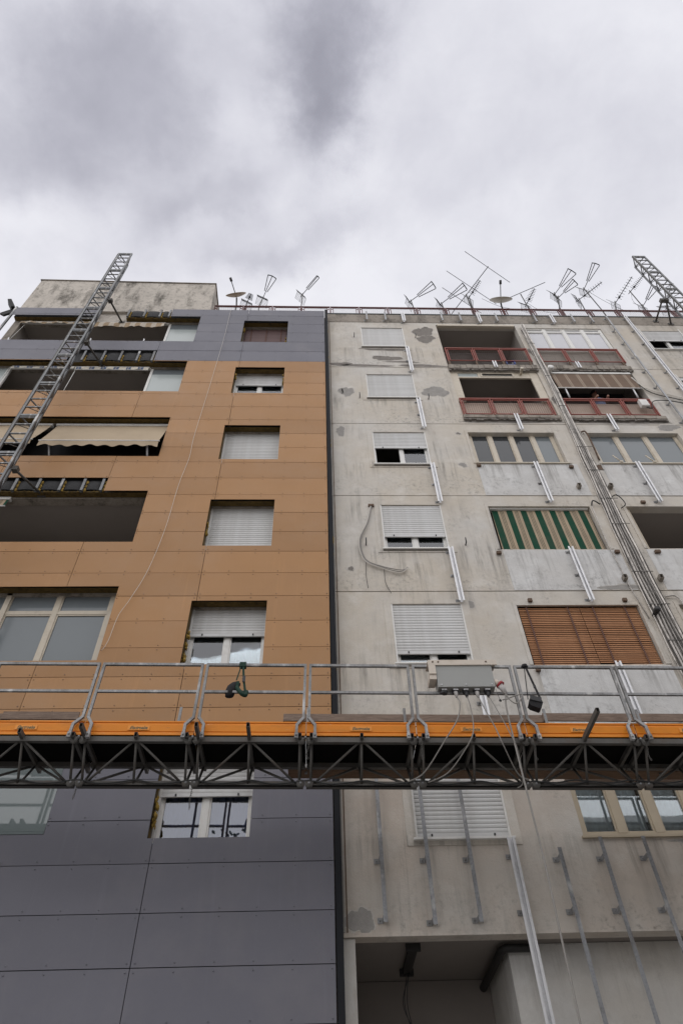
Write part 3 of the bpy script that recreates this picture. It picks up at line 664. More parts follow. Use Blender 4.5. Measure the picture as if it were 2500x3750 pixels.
def valance(name, x0, x1, z0, z1, y, mat, seed, label, group, scal=0.22, amp=0.03):
    r = random.Random(seed); b = MB(); n = 60; vs = []
    for i in range(n + 1):
        x = x0 + (x1 - x0) * i / n; low = z0 + amp * abs(math.sin(math.pi * (x - x0) / scal)) + r.uniform(-0.012, 0.012); yy = y + 0.02 * math.sin(7 * x + seed) + 0.01 * math.sin(23 * x)
        vs += [(x, yy, low), (x, yy - 0.01, (low + z1) / 2), (x, y + 0.02, z1)]
    fs = []
    for i in range(n): fs += [(i * 3, i * 3 + 3, i * 3 + 4, i * 3 + 1), (i * 3 + 1, i * 3 + 4, i * 3 + 5, i * 3 + 2)]
    b.add(vs, fs, 0, True)
    t = thing(name, label, 'awning', ((x0 + x1) / 2, y, z1), group)
    part('valance', b, mat, t)
    part('roller_tube', MB().cyl((x0, y + 0.05, z1 + 0.02), (x1, y + 0.05, z1 + 0.02), 0.03, 10), 'pvc', t)
    return t
G = 'rolled-up awnings of the clad block'
valance('awning', -9.70, -7.36, 22.86, 23.02, 9.93, 'awn_beige_stripe', 1, 'rolled-up beige striped awning with ragged edge, top balcony, next to the building corner', G)
valance('awning', -7.30, -5.0, 22.66, 23.02, 9.93, 'awn_beige_stripe', 2, 'rolled-up beige striped awning beside the pale pane of the top balcony', G, 0.34)
a = valance('awning', -8.98, -7.14, 19.84, 19.99, 9.93, 'awn_blue', 3, 'rolled-up blue striped awning behind the lattice mast, second balcony from top', G, 0.3, 0.01)
part('front_bar', MB().cyl((-8.98, 9.93, 19.83), (-7.14, 9.93, 19.83), 0.011, 8), 'pvc', a)
a = valance('awning', -7.10, -4.97, 19.79, 19.99, 9.93, 'awn_blue', 4, 'rolled-up blue striped awning beside the pale pane, second balcony from top', G, 0.3, 0.01)
part('front_bar', MB().cyl((-7.1, 9.93, 19.78), (-4.97, 9.93, 19.78), 0.011, 8), 'pvc', a)
def drop_awning(x0, x1, ztop, zlow, ytop, ylow, mat, label, group, val=0.2, arms=True, skew=0.0, tube='pvc'):
    t = thing('awning', label, 'awning', ((x0 + x1) / 2, ytop, ztop), group); b = MB(); n = 48; vs = []
    for i in range(n + 1):
        u = i / n; x = x0 + (x1 - x0) * u
        for k in range(5):
            v = k / 4; sag = 0.03 * math.sin(math.pi * v) + 0.008 * math.sin(9 * x + 3 * v)
            vs.append((x + skew * v, ytop + (ylow - ytop) * v, ztop + (zlow - ztop) * v - sag))
    b.add(vs, [(i * 5 + k, (i + 1) * 5 + k, (i + 1) * 5 + k + 1, i * 5 + k + 1) for i in range(n) for k in range(4)], 0, True)
    part('canvas', b, mat, t)
    if val:
        b = MB(); n = 90; vs = []
        for i in range(n + 1):
            x = x0 + (x1 - x0) * i / n; low = zlow - val - 0.035 * math.cos(2 * math.pi * (x - x0) / 0.36); yy = ylow + 0.014 * math.sin(6 * x)
            vs += [(x + skew, yy, low), (x + skew, ylow - 0.006, zlow - 0.002)]
        b.add(vs, [(i * 2, i * 2 + 2, i * 2 + 3, i * 2 + 1) for i in range(n)], 0, True); part('valance', b, mat, t)
    part('front_bar', MB().cyl((x0 + skew - 0.02, ylow, zlow), (x1 + skew + 0.02, ylow, zlow), 0.02, 8), tube, t)
    part('roller_tube', MB().box(x0 - 0.03, x1 + 0.03, ytop - 0.02, ytop + 0.07, ztop, ztop + 0.085), tube, t)
    if arms:
        for u in (0.08, 0.9):
            x = x0 + (x1 - x0) * u + skew; part('arm', MB().cyl((x, ylow + 0.02, zlow - 0.02), (x + 0.03, ytop + 0.02, zlow - 0.42), 0.024, 8), 'alu', t)
    return t
G2 = 'lowered canvas awnings'
drop_awning(-6.76, -3.88, 16.84, 15.63, 9.97, 9.60, 'awn_beige', 'lowered plain beige awning with scalloped edge, right of the gap', G2)
drop_awning(-9.60, -6.92, 16.84, 15.68, 9.97, 9.60, 'awn_beige', 'lowered plain beige awning partly behind the left lattice mast', G2, skew=-0.05)
for (x0, x1, z0, z1) in ((-9.7, -3.84, 15.0, 17.0),):
    part('balcony_shade_sheet', MB().box(x0, x1, 10.24, 10.26, z0, z1 - 0.05), 'membrane', clad)  # black sheet added as the shade behind the lowered awnings
a = drop_awning(-9.1, -6.98, 13.80, 13.52, 9.98, 9.93, 'awn_green', 'short strip of rolled green and white striped awning at an open balcony', G2, val=0, arms=False)
# plant on the open balcony
pl = thing('potted_plant', 'dark plant top peeping over the open balcony edge', 'plant', (-6.62, 10.15, 12.15)); t = MB()
for i in range(40):
    r = random.Random(i); c = Vector((-6.62 + r.uniform(-0.16, 0.16), 10.12 + r.uniform(-0.07, 0.08), 12.28 + r.uniform(-0.1, 0.12))); d = Vector((r.uniform(-1, 1), r.uniform(-1, 0.4), r.uniform(-0.3, 1))).normalized() * 0.07
    s = d.orthogonal().normalized() * 0.02; t.add([c, c + d * 0.5 + s, c + d, c + d * 0.5 - s], [(0, 1, 2, 3)])
part('foliage', t, 'pipe_black', pl); part('pot', MB().tube([(-6.62, 10.15, 11.95), (-6.62, 10.15, 12.2)], [0.09, 0.12], 12), 'rust', pl)
# glazed balcony with transom
def big_window():
    w = window(clad, -9.6, -3.92, 9.11, 11.0, 10.03, fm='cream', pm='frost', fw=0.09, mw=0.09, transom=10.45, split=[-9.6, -8.0, -6.98, -5.98, -5.0, -3.92], sill=False)
    part('mullion', MB().box(-6.03, -5.93, 10.0, 10.09, 9.12, 10.95), 'cream', w)
big_window()
# large greenish screen behind and below the platform
f = MB(); f.box(-9.72, -3.835, YC - 0.001, YC + 0.03, 6.105, 6.14); w = part('glazed_screen', f, 'frost_mirror', clad)
for x0, x1 in ((-9.7, -7.83), (-7.82, -5.87), (-5.86, -3.835)): part('pane', MB().box(x0, x1, YC + 0.006, YC + 0.016, 6.145, 7.8), 'frost_mirror', w)

# ------------------------------------------------------------------ old building (right)
OX0, OX1 = 0.345, 15.2
JOINT = [20.20, 17.08, 14.00, 10.95, 7.90]
AW = [(21.50, 22.90), (18.38, 19.75), (15.21, 16.66), (12.17, 13.65), (9.17, 10.61), (6.06, 7.50)]
AX0, AX1 = 1.44, 2.84
B_OP = [(3.99, 6.67, 20.30, 23.18), (3.99, 6.65, 17.45, 20.02), (3.97, 6.28, 15.29, 16.66), (3.93, 6.30, 12.17, 13.60), (3.91, 6.34, 9.13, 10.56), (3.90, 6.34, 6.06, 7.50)]
C_OP = [(6.93, 9.58, 20.30, 23.02), (6.93, 9.55, 17.45, 20.02), (7.15, 9.63, 15.29, 16.66), (7.15, 9.60, 12.19, 13.60), (7.15, 9.60, 9.13, 10.56), (7.15, 9.60, 6.06, 7.50)]
D_OP = [(10.88, 12.26, a, b) for a, b in AW]
E_OP = [(13.6, 15.0, a, b) for a, b in AW]
A_OP = [(AX0, AX1, a, b) for a, b in AW]
ALL = A_OP + B_OP + C_OP + D_OP + E_OP
bands = [23.33] + JOINT + [4.85]
VB = [OX0, 3.95, 6.72, 9.72, OX1]
for i in range(len(bands) - 1):
    zt, zb = bands[i] - (0.012 if i else 0.0), bands[i + 1] + 0.012 if i < len(bands) - 2 else 4.85
    mat = 'plaster' if i < 5 else 'plaster_low'
    for k in range(1):
        part('wall_panel', MB().plate(OX0, OX1, zb, zt, ALL, YW, YW + 0.2), mat, old)
part('wall_core', MB().plate(OX0, OX1, 4.86, 23.33, [(a - 0.01, b + 0.01, c - 0.03, d + 0.03) for a, b, c, d in ALL], YW + 0.022, YW + 0.19), 'cement_dark', old)
# paler spandrels below the balcony bay windows
for (x0, x1, zb, zt) in ((3.97, 6.50, 14.02, 15.27), (7.10, 9.68, 14.02, 15.27), (3.97, 6.50, 10.97, 12.14), (7.10, 9.68, 10.97, 12.16), (3.97, 6.42, 7.92, 9.10), (7.05, 9.68, 7.92, 9.10)):
    part('spandrel_panel', MB().plate(x0, x1, zb, zt, [], YW - 0.006, YW - 0.0005), 'plaster_grey', old)
pp = part('parapet', MB().plate(OX0, OX1, 23.335, 23.93, [], YW - 0.012, YW + 0.25), 'concrete', old)
part('roof_edge_trim', MB().box(OX0, OX1, YW - 0.03, YW + 0.1, 23.934, 23.985), 'green_trim', old)
part('roof', MB().box(OX0, OX1, YW + 0.26, 22, 23.3, 23.92), 'concrete', old)
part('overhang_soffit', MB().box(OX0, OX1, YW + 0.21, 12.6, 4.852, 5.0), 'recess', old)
part('overhang_lip', MB().box(OX0, OX1, YW - 0.02, YW + 0.20, 4.80, 4.848), 'plaster_low', old)
part('ground_floor_wall', MB().box(2.60, OX1, 10.52, 10.8, 0, 4.845), 'plaster_base', old)
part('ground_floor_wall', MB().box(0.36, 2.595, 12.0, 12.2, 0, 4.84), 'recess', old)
part('ground_floor_wall', MB().box(2.60, 2.8, 10.805, 12.2, 0, 4.84), 'plaster_base', old)
part('pillar', MB().box(0.30, 0.50, YW + 0.02, YW + 0.3, 0, 4.795), 'plaster_base', old)
part('ground_floor_wall', MB().box(0.15, 0.35, YW + 0.31, 12.2, 0, 4.84), 'interior', old)
# edge strip with a rusty joint beside the cladding
part('edge_strip', MB().box(0.352, 0.372, YW - 0.02, YW - 0.002, 4.86, 23.3), 'cement', old)
part('edge_joint', MB().box(0.395, 0.412, YW - 0.008, YW - 0.001, 4.86, 23.3), 'rust', old)
# raised surrounds
for a, b in AW:
    part('window_surround', MB().plate(AX0 - 0.14, AX1 + 0.14, a - 0.10, b + 0.12, [(AX0, AX1, a, b)], YW - 0.012, YW - 0.001), 'plaster', old)
    if a > 10: part('sill_ledge', MB().box(AX0 - 0.03, AX1 + 0.03, YW - 0.04, YW - 0.013, a - 0.05, a - 0.004), 'cement_dark', old)
for (x0, x1, a, b) in B_OP[2:5] + C_OP[2:5]:
    part('window_surround', MB().plate(x0 - 0.07, x1 + 0.10, a - 0.0, b + 0.10, [(x0, x1, a - 0.1, b)], YW - 0.015, YW - 0.001), 'plaster', old)
# column A windows
YO = 10.07
for i, (a, b) in enumerate(AW):
    room(old, AX0 - 0.05, AX1 + 0.05, a - 0.1, b + 0.25)
window(old, AX0, AX1, 21.5, 23.05, YO, 2, shut=0.97)
window(old, AX0, AX1, 18.38, 19.9, YO, 2, shut=0.97)
window(old, AX0, AX1, 15.21, 16.80, YO, 2, shut=0.52, open_col=0, curtain=[(2.18, 2.76)])
window(old, AX0, AX1, 12.17, 13.78, YO, 2, shut=0.74, curtain=[(1.5, 2.1), (2.18, 2.76)])
window(old, AX0, AX1, 9.17, 10.73, YO, 2, shut=0.86)
window(old, AX0, AX1, 6.06, 7.6, YO, 2, shut=0.99)
# far column D, E
for i, (a, b) in enumerate(AW):
    for x0, x1 in ((10.88, 12.26), (13.6, 15.0)):
        room(old, x0 - 0.05, x1 + 0.05, a - 0.1, b + 0.25)
        window(old, x0, x1, a, b + 0.14, YO, 2, shut=(0.55, 0.2, 0.7, 0.9, 0.9, 0.9)[i], open_col=0 if i < 2 else None)
# plaster damage: cement patches and spalls
def patch(cx, cz, rx, rz, seed, mat='cement', y=YW, d=0.004):
    poly = ragged(cx, cz, rx, rz, seed); p = part('plaster_patch', MB().prism(poly, y - d, y - 0.0005), mat, old)
    rj = random.Random(seed + 500); k = 0.022
    rim = [(cx + (x - cx) * (1 + k / max(rx, 0.05) * rj.uniform(0.2, 1.8)), cz + (z - cz) * (1 + k / max(rz, 0.05) * rj.uniform(0.2, 1.8))) for x, z in poly]
    part('torn_rim', MB().prism(rim, y - d * 0.6, y - 0.0004), 'rim', p)
patch(3.50, 22.62, 0.30, 0.40, 1, 'cement_dark'); patch(3.52, 22.12, 0.29, 0.24, 2, 'cement_dark', d=0.007)
patch(3.40, 18.77, 0.33, 0.30, 3); patch(0.87, 18.74, 0.15, 0.27, 4); patch(0.68, 18.78, 0.08, 0.12, 5); patch(0.62, 16.7, 0.12, 0.2, 6)
patch(2.15, 20.78, 0.42, 0.16, 7, 'cement_dark'); patch(0.72, 20.38, 0.30, 0.12, 8, 'cement_dark'); patch(1.45, 20.30, 0.75, 0.07, 9, 'cement_dark'); patch(3.2, 20.31, 0.75, 0.075, 10, 'cement_dark'); patch(2.2, 21.36, 0.66, 0.09, 11, 'cement_dark'); patch(2.6, 20.55, 0.5, 0.05, 12, 'cement_dark')
patch(0.58, 5.0, 0.17, 0.17, 13, y=YW); patch(6.15, 11.04, 0.38, 0.065, 14, y=YW - 0.006)
patch(3.72, 16.62, 0.05, 0.05, 16, 'cement_dark'); patch(3.62, 15.22, 0.09, 0.08, 17); patch(0.70, 11.6, 0.05, 0.06, 18, 'cement_dark')
patch(2.98, 10.60, 0.13, 0.08, 19); patch(5.3, 17.2, 1.3, 0.06, 20, 'cement_dark'); patch(8.3, 17.2, 1.3, 0.07, 21, 'cement_dark')
patch(9.5, 16.95, 0.3, 0.14, 22); patch(7.1, 15.15, 0.16, 0.12, 23, 'rust'); patch(6.05, 5.96, 0.9, 0.05, 24, 'cement')
for i, z in enumerate((21.3, 18.3, 15.15, 12.05)): patch(6.79, z, 0.1, 0.22, 40 + i, 'cement_dark', d=0.006)
for (x, z, w) in ((1.20, 22.2, 0), (3.2, 22.2, 0), (1.2, 18.4, 0), (3.15, 18.35, 0), (1.05, 12.3, 0), (3.2, 12.3, 0)):
    h = MB(); h.tube([(x, YW, z), (x, YW - 0.10, z), (x, YW - 0.11, z + 0.12)], 0.014, 6); part('wall_hook', h, 'plug', old)
# stub brackets near the conduits
for x, z in ((6.25, 14.3), (7.02, 14.3), (6.30, 11.25), (7.05, 11.25)):
    part('stub_bracket', MB().hollow((x, YW, z), (x, YW - 0.12, z), 0.08, 0.11, 0.006), 'concrete', old)
for x, z, l in ((3.86, 12.02, 0.10), (6.42, 12.05, 0.10), (7.3, 12.05, 0.12), (3.95, 9.0, 0.08), (4.2, 10.66, 0.08), (6.1, 10.66, 0.08), (7.6, 13.72, 0.1), (6.3, 15.1, 0.1), (4.0, 15.15, 0.1)):
    part('rusty_bracket', MB().box(x - l / 2, x + l / 2, YW - 0.07, YW - 0.016, z - 0.035, z + 0.035), 'rust', old)
# balcony slabs
for (x0, x1, z0, z1) in ((3.97, 6.70, 20.03, 20.29), (6.93, 9.62, 20.03, 20.29), (3.97, 6.66, 17.27, 17.44), (6.93, 9.60, 17.27, 17.44)):
    b = MB(); n = 15 if z0 > 19 else 9; r = random.Random(int(x0 * 10 + z0))
    s = part('balcony_slab', MB().box(x0, x1, YW - 0.055, YW + 0.03, z0, z1), 'concrete', old)
    lip = MB()
    for j in range(40):
        q0 = x0 + (x1 - x0) * j / 40; lip.box(q0 + 0.002, q0 + (x1 - x0) / 40 - 0.002, YW - 0.05 - r.uniform(0, 0.03), YW - 0.012, z0 - r.uniform(0.015, 0.07), z0 - 0.003)
    part('broken_lip', lip, 'cement_dark', s, kind='stuff')
    wv = (x1 - x0) / n
    for j in range(n):
        a = x0 + wv * j; dy = r.uniform(0.0, 0.018)
        part('edge_tile', MB().box(a + 0.006, a + wv - 0.006, YW - 0.072 - dy, YW - 0.056, z0 + 0.02 + r.uniform(0, 0.015), z1 - 0.01), 'concrete', s)
# loggia interiors
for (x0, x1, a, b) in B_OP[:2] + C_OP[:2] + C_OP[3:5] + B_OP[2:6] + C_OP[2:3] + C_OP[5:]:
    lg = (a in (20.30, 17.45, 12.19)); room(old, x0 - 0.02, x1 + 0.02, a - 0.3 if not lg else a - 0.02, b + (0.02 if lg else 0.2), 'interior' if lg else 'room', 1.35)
part('lintel_bar', MB().box(4.03, 6.62, YW - 0.045, YW + 0.05, 23.05, 23.16), 'cream', old)
# mesh railings
WM = {}
def railing(parent, x0, x1, z0, z1, y, n, frame, wire, pale=None, step=0.06, name='balcony_railing', dbl=0.055):
    f = MB(); t = 0.032
    f.box(x0, x1, y - 0.025, y + 0.025, z1 - 0.045, z1)
    w = (x1 - x0 - 0.04) / n
    for i in range(n + 1):
        x = x0 + 0.02 + w * i; f.box(x - t / 2, x + t / 2, y - 0.02, y + 0.02, z0, z1 - 0.046)
    r = part(name, f, frame, parent)
    for i in range(n):
        a = x0 + 0.02 + w * i + dbl; b = a + w - 2 * dbl; zb, zt = z0 + 0.05, z1 - 0.09
        key = (round(b - a, 3), round(zt - zb, 3), wire, frame, step)
        if key not in WM:
            p = MB(); W2, H2 = (b - a) / 2, (zt - zb) / 2; q = 0.013
            for sx in (-1, 1): p.box(sx * W2 - q, sx * W2 + q, -q, q, -H2, H2)
            for sz in (-1, 1): p.box(-W2 + q, W2 - q, -q, q, sz * H2 - q, sz * H2 + q)
            for sx in (-1, 1):
                for sz in (-0.75, 0.75): p.box(min(sx * W2, sx * (W2 + dbl)), max(sx * W2, sx * (W2 + dbl)), -0.008, 0.008, sz * H2 - 0.012, sz * H2 + 0.012)
            m = MB(); rr = 0.0033
            k = -W2 + step / 2
            while k < W2: m.tube([(k, 0, -H2), (k, 0, H2)], rr, 4, cap=False); k += step
            k = -H2 + step / 2
            while k < H2: m.tube([(-W2, 0.004, k), (W2, 0.004, k)], rr, 4, cap=False); k += step
            WM[key] = (p.mesh('infill_frame', frame), m.mesh('wire_mesh', wire))
        c = ((a + b) / 2, y, (zb + zt) / 2)
        part('infill_frame', WM[key][0], None, r, c); part('wire_mesh', WM[key][1], None, r, c)
    return r
railing(old, 4.03, 6.66, 20.57, 21.44, YW - 0.03, 3, 'red', 'wire_red')
railing(old, 6.93, 9.60, 20.56, 21.45, YW - 0.03, 3, 'red', 'wire_pale')
railing(old, 4.01, 6.58, 17.50, 18.36, YW - 0.03, 3, 'red', 'wire_red')
railing(old, 6.92, 9.50, 17.50, 18.37, YW - 0.03, 3, 'red', 'wire_red')
for (x0, x1) in ((4.03, 6.6), (6.95, 9.52)):
    for i in range(4):
        x = x0 + 0.03 + (x1 - x0 - 0.06) * i / 3; part('railing_foot', MB().box(x - 0.03, x + 0.03, YW - 0.05, YW - 0.01, 20.29, 20.57), 'rust', old)
part('balcony_infill', MB().box(3.99, 6.65, YW + 0.08, YW + 0.12, 17.44, 18.30), 'infill', old)
part('balcony_infill', MB().box(6.93, 9.54, YW + 0.08, YW + 0.12, 17.44, 18.28), 'infill', old)
ti = part('balcony_infill', MB().box(6.94, 9.57, YW + 0.10, YW + 0.12, 20.30, 21.44), 'cement_dark', old)
for r_ in range(4):
    for c_ in range(9): part('tile', MB().box(6.95 + c_ * 0.291, 6.95 + c_ * 0.291 + 0.282, YW + 0.088, YW + 0.099, 20.31 + r_ * 0.28, 20.31 + r_ * 0.28 + 0.27), 'infill_grey', ti)
part('balcony_infill', MB().box(4.02, 5.9, YW + 0.10, YW + 0.12, 20.30, 21.36), 'infill_dark', old)
# white glazed balcony, top right
window(old, 6.95, 9.57, 21.48, 23.04, YW + 0.03, 4, pm='frost_white', fw=0.07, mw=0.10, transom=22.80, sill=False)
part('window_head', MB().box(6.95, 9.57, YW + 0.03, YW + 0.08, 21.40, 21.475), 'pvc', old)
# cream framed open balcony on the storey below
f = MB(); y = YW + 0.03
f.box(4.0, 4.22, y, y + 0.05, 18.3, 20.0); f.box(6.40, 6.64, y, y + 0.05, 18.3, 20.0); f.box(4.22, 6.40, y, y + 0.05, 19.94, 20.0); f.box(4.22, 6.40, y, y + 0.05, 19.66, 19.72); f.box(4.82, 4.90, y, y + 0.05, 19.72, 19.94); f.box(5.92, 6.40, y + 0.01, y + 0.04, 19.72, 19.94)
w = part('window', f, 'cream', old)
part('pane', MB().box(4.22, 4.82, y + 0.02, y + 0.03, 19.72, 19.94), 'frost_pale', w); part('pane', MB().box(4.93, 5.90, y + 0.02, y + 0.03, 19.72, 19.94), 'frost_dark', w)
part('sash', MB().plate(4.905, 5.915, 19.722, 19.938, [(4.95, 5.87, 19.76, 19.90)], y - 0.012, y + 0.012), 'cream', w)
part('door_jamb', MB().box(5.92, 6.02, 10.9, 11.0, 17.6, 19.98), 'interior', old)
# sliding windows two storeys lower
w = window(old, 3.99, 6.27, 15.29, 16.78, YW + 0.09, 4, fm='cream', pm=['frost_dark', 'frost_dark', 'frost_dark', 'frost'], fw=0.07, mw=0.10, sill=True)
w = window(old, 7.17, 9.62, 15.29, 16.78, YW + 0.09, split=[7.17, 7.95, 8.75, 9.62], fm='cream', pm='frost', fw=0.07, mw=0.11, sill=True)
for x in (7.62, 8.47):
    s = MB(); s.cyl((x, YW - 0.05, 15.33), (x - 0.10, YW - 0.02, 15.62), 0.016, 6); s.box(x - 0.03, x + 0.05, YW - 0.07, YW - 0.04, 15.29, 15.34); part('shutter_stay', s, 'cream', w)
part('window_frame', MB().plate(7.16, 9.60, 12.19, 13.70, [(7.24, 9.52, 12.24, 13.62)], YW + 0.06, YW + 0.11), 'beige_frame', old)
part('window_frame', MB().plate(7.16, 9.60, 9.13, 10.66, [(7.24, 9.52, 9.2, 10.58)], YW + 0.06, YW + 0.11), 'beige_frame', old)
# lowest beige windows below the platform
w = window(old, 3.91, 6.33, 6.06, 7.6, YW + 0.03, split=[3.91, 4.52, 5.08, 5.66, 6.33], fm='beige_frame', fw=0.055, mw=0.13, curtain=[(4.0, 4.46), (4.6, 5.0), (5.15, 5.6), (5.74, 6.25)], curt_mat='curtain', sill=True, sd=0.07)
window(old, 7.16, 9.6, 6.06, 7.6, YW + 0.03, 3, fm='beige_frame', fw=0.10, mw=0.16, sill=True, sd=0.07)

# awning, striped curtain, wooden blind on the old block
drop_awning(7.02, 9.46, 19.86, 18.93, YW - 0.01, YW - 0.07, 'awn_brown', 'brown and cream striped awning over the balcony with a person', G2, val=0, arms=True)
gs = thing('awning', 'green and beige striped awning hanging straight down in a window', 'awning', (5.1, YW + 0.06, 13.6), G2)
b = MB(); n = 60; vs = []
for i in range(n + 1):
    x = 4.02 + 2.26 * i / n
    for k in range(4):
        v = k / 3; vs.append((x - 0.03 * v, YW + 0.09 - 0.05 * v + 0.010 * math.sin(8 * x + 2 * v), 13.62 + (12.16 - 13.62) * v))
b.add(vs, [(i * 4 + k, (i + 1) * 4 + k, (i + 1) * 4 + k + 1, i * 4 + k + 1) for i in range(n) for k in range(3)], 0, True); part('canvas', b, 'awn_green', gs)
part('roller_tube', MB().box(3.97, 6.27, YW + 0.04, YW + 0.15, 13.56, 13.66), 'pvc', gs); part('front_bar', MB().cyl((3.98, YW + 0.035, 12.165), (6.24, YW + 0.035, 12.165), 0.014, 8), 'pvc', gs)
part('side_cord', MB().box(3.945, 3.965, YW + 0.05, YW + 0.07, 12.17, 13.55), 'plug', gs)
G3 = 'varnished wooden slat blinds side by side'
for x0, x1, lab in ((3.95, 5.172, 'wooden slat blind with varnished slats next to the old plaster wall with shutters'), (5.178, 6.32, 'wooden slat blind with its lowest slats hanging loose, beside the conduits')):
    t = thing('wooden_blind', lab, 'blind', ((x0 + x1) / 2, YW + 0.06, 9.13), G3); L = x1 - x0
    me = MB().bar((-L / 2 + 0.003, 0, 0), (L / 2 - 0.003, 0, 0), 0.036, 0.006, (0, -0.96, 0.28)).mesh('slat', 'blind'); r = random.Random(int(x0 * 9))
    part('head_board', MB().box(x0, x1, YW + 0.03, YW + 0.09, 10.56, 10.64), 'blind', t)
    for i in range(31):
        o = part('slat', me, None, t, ((x0 + x1) / 2, YW + 0.06, 10.53 - 0.045 * i)); o.rotation_euler = (r.uniform(-0.12, 0.12), r.gauss(0, 0.0035), 0)
        if x0 > 5 and i == 30: o.rotation_euler = (0, -0.02, 0); o.location.z -= 0.01
    for q in (0.13, 0.80) if x0 < 5 else (0.22, 0.78): x = x0 + L * q; part('tape', MB().box(x - 0.014, x + 0.014, YW + 0.028, YW + 0.034, 9.15, 10.55), 'blind_tape', t)

# conduits running down between the bays
cb = thing('conduit_bundle', 'bundle of old grey conduits running down the pilaster between the balconies', 'pipes', (6.75, YW - 0.04, 5))
r = random.Random(5)
for i in range(17):
    u = i / 16; pts = []
    z = 23.3 - r.uniform(0, 0.6) if i % 3 else 22.7
    zend = 5.6 if i % 4 else 7.0
    while z > zend:
        lean = 6.80 + 0.16 * u if z > 19 else 6.80 - 0.035 * (19 - z) + u * (0.16 + 0.026 * (19 - z))
        if z < 11.5: lean = 6.54 + 0.355 * u + 0.01 * (11.5 - z) * (u - 0.3)
        pts.append((lean + r.uniform(-0.012, 0.012), YW - 0.035 - 0.02 * (i % 3) + r.uniform(-0.006, 0.006), z)); z -= 0.55
    part('conduit', MB().tube(curve(pts, 3), (0.013, 0.017, 0.021, 0.015)[i % 4], 6), 'conduit_grimy' if i % 3 == 1 else 'conduit', cb)
for z in (21.7, 19.6, 17.9, 15.9, 14.9, 13.8, 12.9, 11.4, 10.5, 9.6, 8.4):
    x0 = 6.77 if z > 19 else 6.76 - 0.035 * (19 - z) if z > 11.5 else 6.50
    part('clip', MB().box(x0, x0 + (0.22 if z > 17 else 0.44), YW - 0.095, YW - 0.088, z, z + 0.018), 'conduit_grimy', cb)
part('branch_pipe', MB().tube(curve([(6.35, YW - 0.03, 13.6), (6.40, YW - 0.09, 13.72), (6.55, YW - 0.06, 13.62)], 4), 0.016, 6), 'conduit_dark', cb)
part('branch_pipe', MB().tube([(6.35, YW - 0.03, 13.6), (6.30, YW - 0.03, 12.4), (6.34, YW - 0.03, 11.0), (6.42, YW - 0.03, 10.2)], 0.013, 6), 'conduit', cb)
part('branch_pipe', MB().tube(curve([(6.82, YW - 0.05, 13.8), (7.0, YW - 0.12, 13.9), (7.12, YW - 0.1, 13.6), (7.0, YW - 0.04, 13.5)], 4), 0.013, 6), 'conduit_dark', cb)
part('branch_pipe', MB().tube(curve([(7.0, YW - 0.04, 16.65), (7.1, YW - 0.08, 16.62), (7.13, YW - 0.06, 16.2), (7.1, YW - 0.04, 15.4)], 4), 0.022, 6), 'rust', cb)
part('branch_pipe', MB().tube(curve([(6.95, YW - 0.04, 10.75), (7.2, YW - 0.06, 10.7), (7.22, YW - 0.06, 10.0), (7.1, YW - 0.05, 9.0)], 4), 0.02, 6), 'conduit', cb)
# vents and small boxes
def vent(x, z, r_, l, label, mat='pvc'):
    t = thing('vent_cap', label, 'vent', (x, YW, z)); part('pipe', MB().cyl((x, YW + 0.02, z), (x, YW - l, z), r_ * 0.7, 14), mat, t)
    for k in range(3): part('ring', MB().cyl((x, YW - l + 0.01 - 0.035 * k, z), (x, YW - l - 0.012 - 0.035 * k, z), r_, 16), mat, t)
vent(7.02, 19.93, 0.095, 0.14, 'round white vent cap sticking out beside the striped awning')
vent(6.13, 19.86, 0.055, 0.12, 'small cream vent pipe in the cream panel under the slab', 'cream')
vent(6.56, 10.28, 0.06, 0.14, 'dark ribbed vent pipe between the wooden blind and the conduits', 'pipe_black')
jb = thing('junction_box', 'white plastic box hanging on the red balcony railing', 'box', (9.15, YW - 0.09, 17.85))
b = MB(); b.box(9.06, 9.29, YW - 0.16, YW - 0.06, 17.84, 18.16); part('housing', b, 'pvc', jb); part('lid', MB().box(9.075, 9.275, YW - 0.168, YW - 0.161, 17.86, 18.14), 'pvc', jb)
solo('cable', MB().tube(curve([(9.2, YW - 0.1, 17.84), (9.35, YW - 0.1, 17.8), (9.55, YW - 0.08, 18.2), (10.1, YW - 0.08, 18.2), (11.2, YW - 0.1, 17.7), (13, YW - 0.1, 17.3)]), 0.013, 6), 'conduit_dark', 'black cable swinging from the white box on the red railing across the wall', 'cable')
for i, (dy, m) in enumerate(((0, 'cable_white'), (0.09, 'cable_white'), (0.17, 'conduit_dark'))):
    solo('cable', MB().tube(curve([(9.40 + 0.02 * i, YW - 0.05, 19.6), (9.62, YW - 0.06, 18.95 - dy), (10.2, YW - 0.07, 18.55 - dy), (11.2, YW - 0.08, 18.1 - 0.6 * dy), (13.2, YW - 0.06, 17.6)]), 0.012, 6), m,
         ('upper white cable sagging across the wall from the striped awning', 'lower white cable sagging across the wall from the striped awning', 'thick black cable sagging below two white ones from the striped awning')[i], 'cable', 'cables sagging from the striped awning')
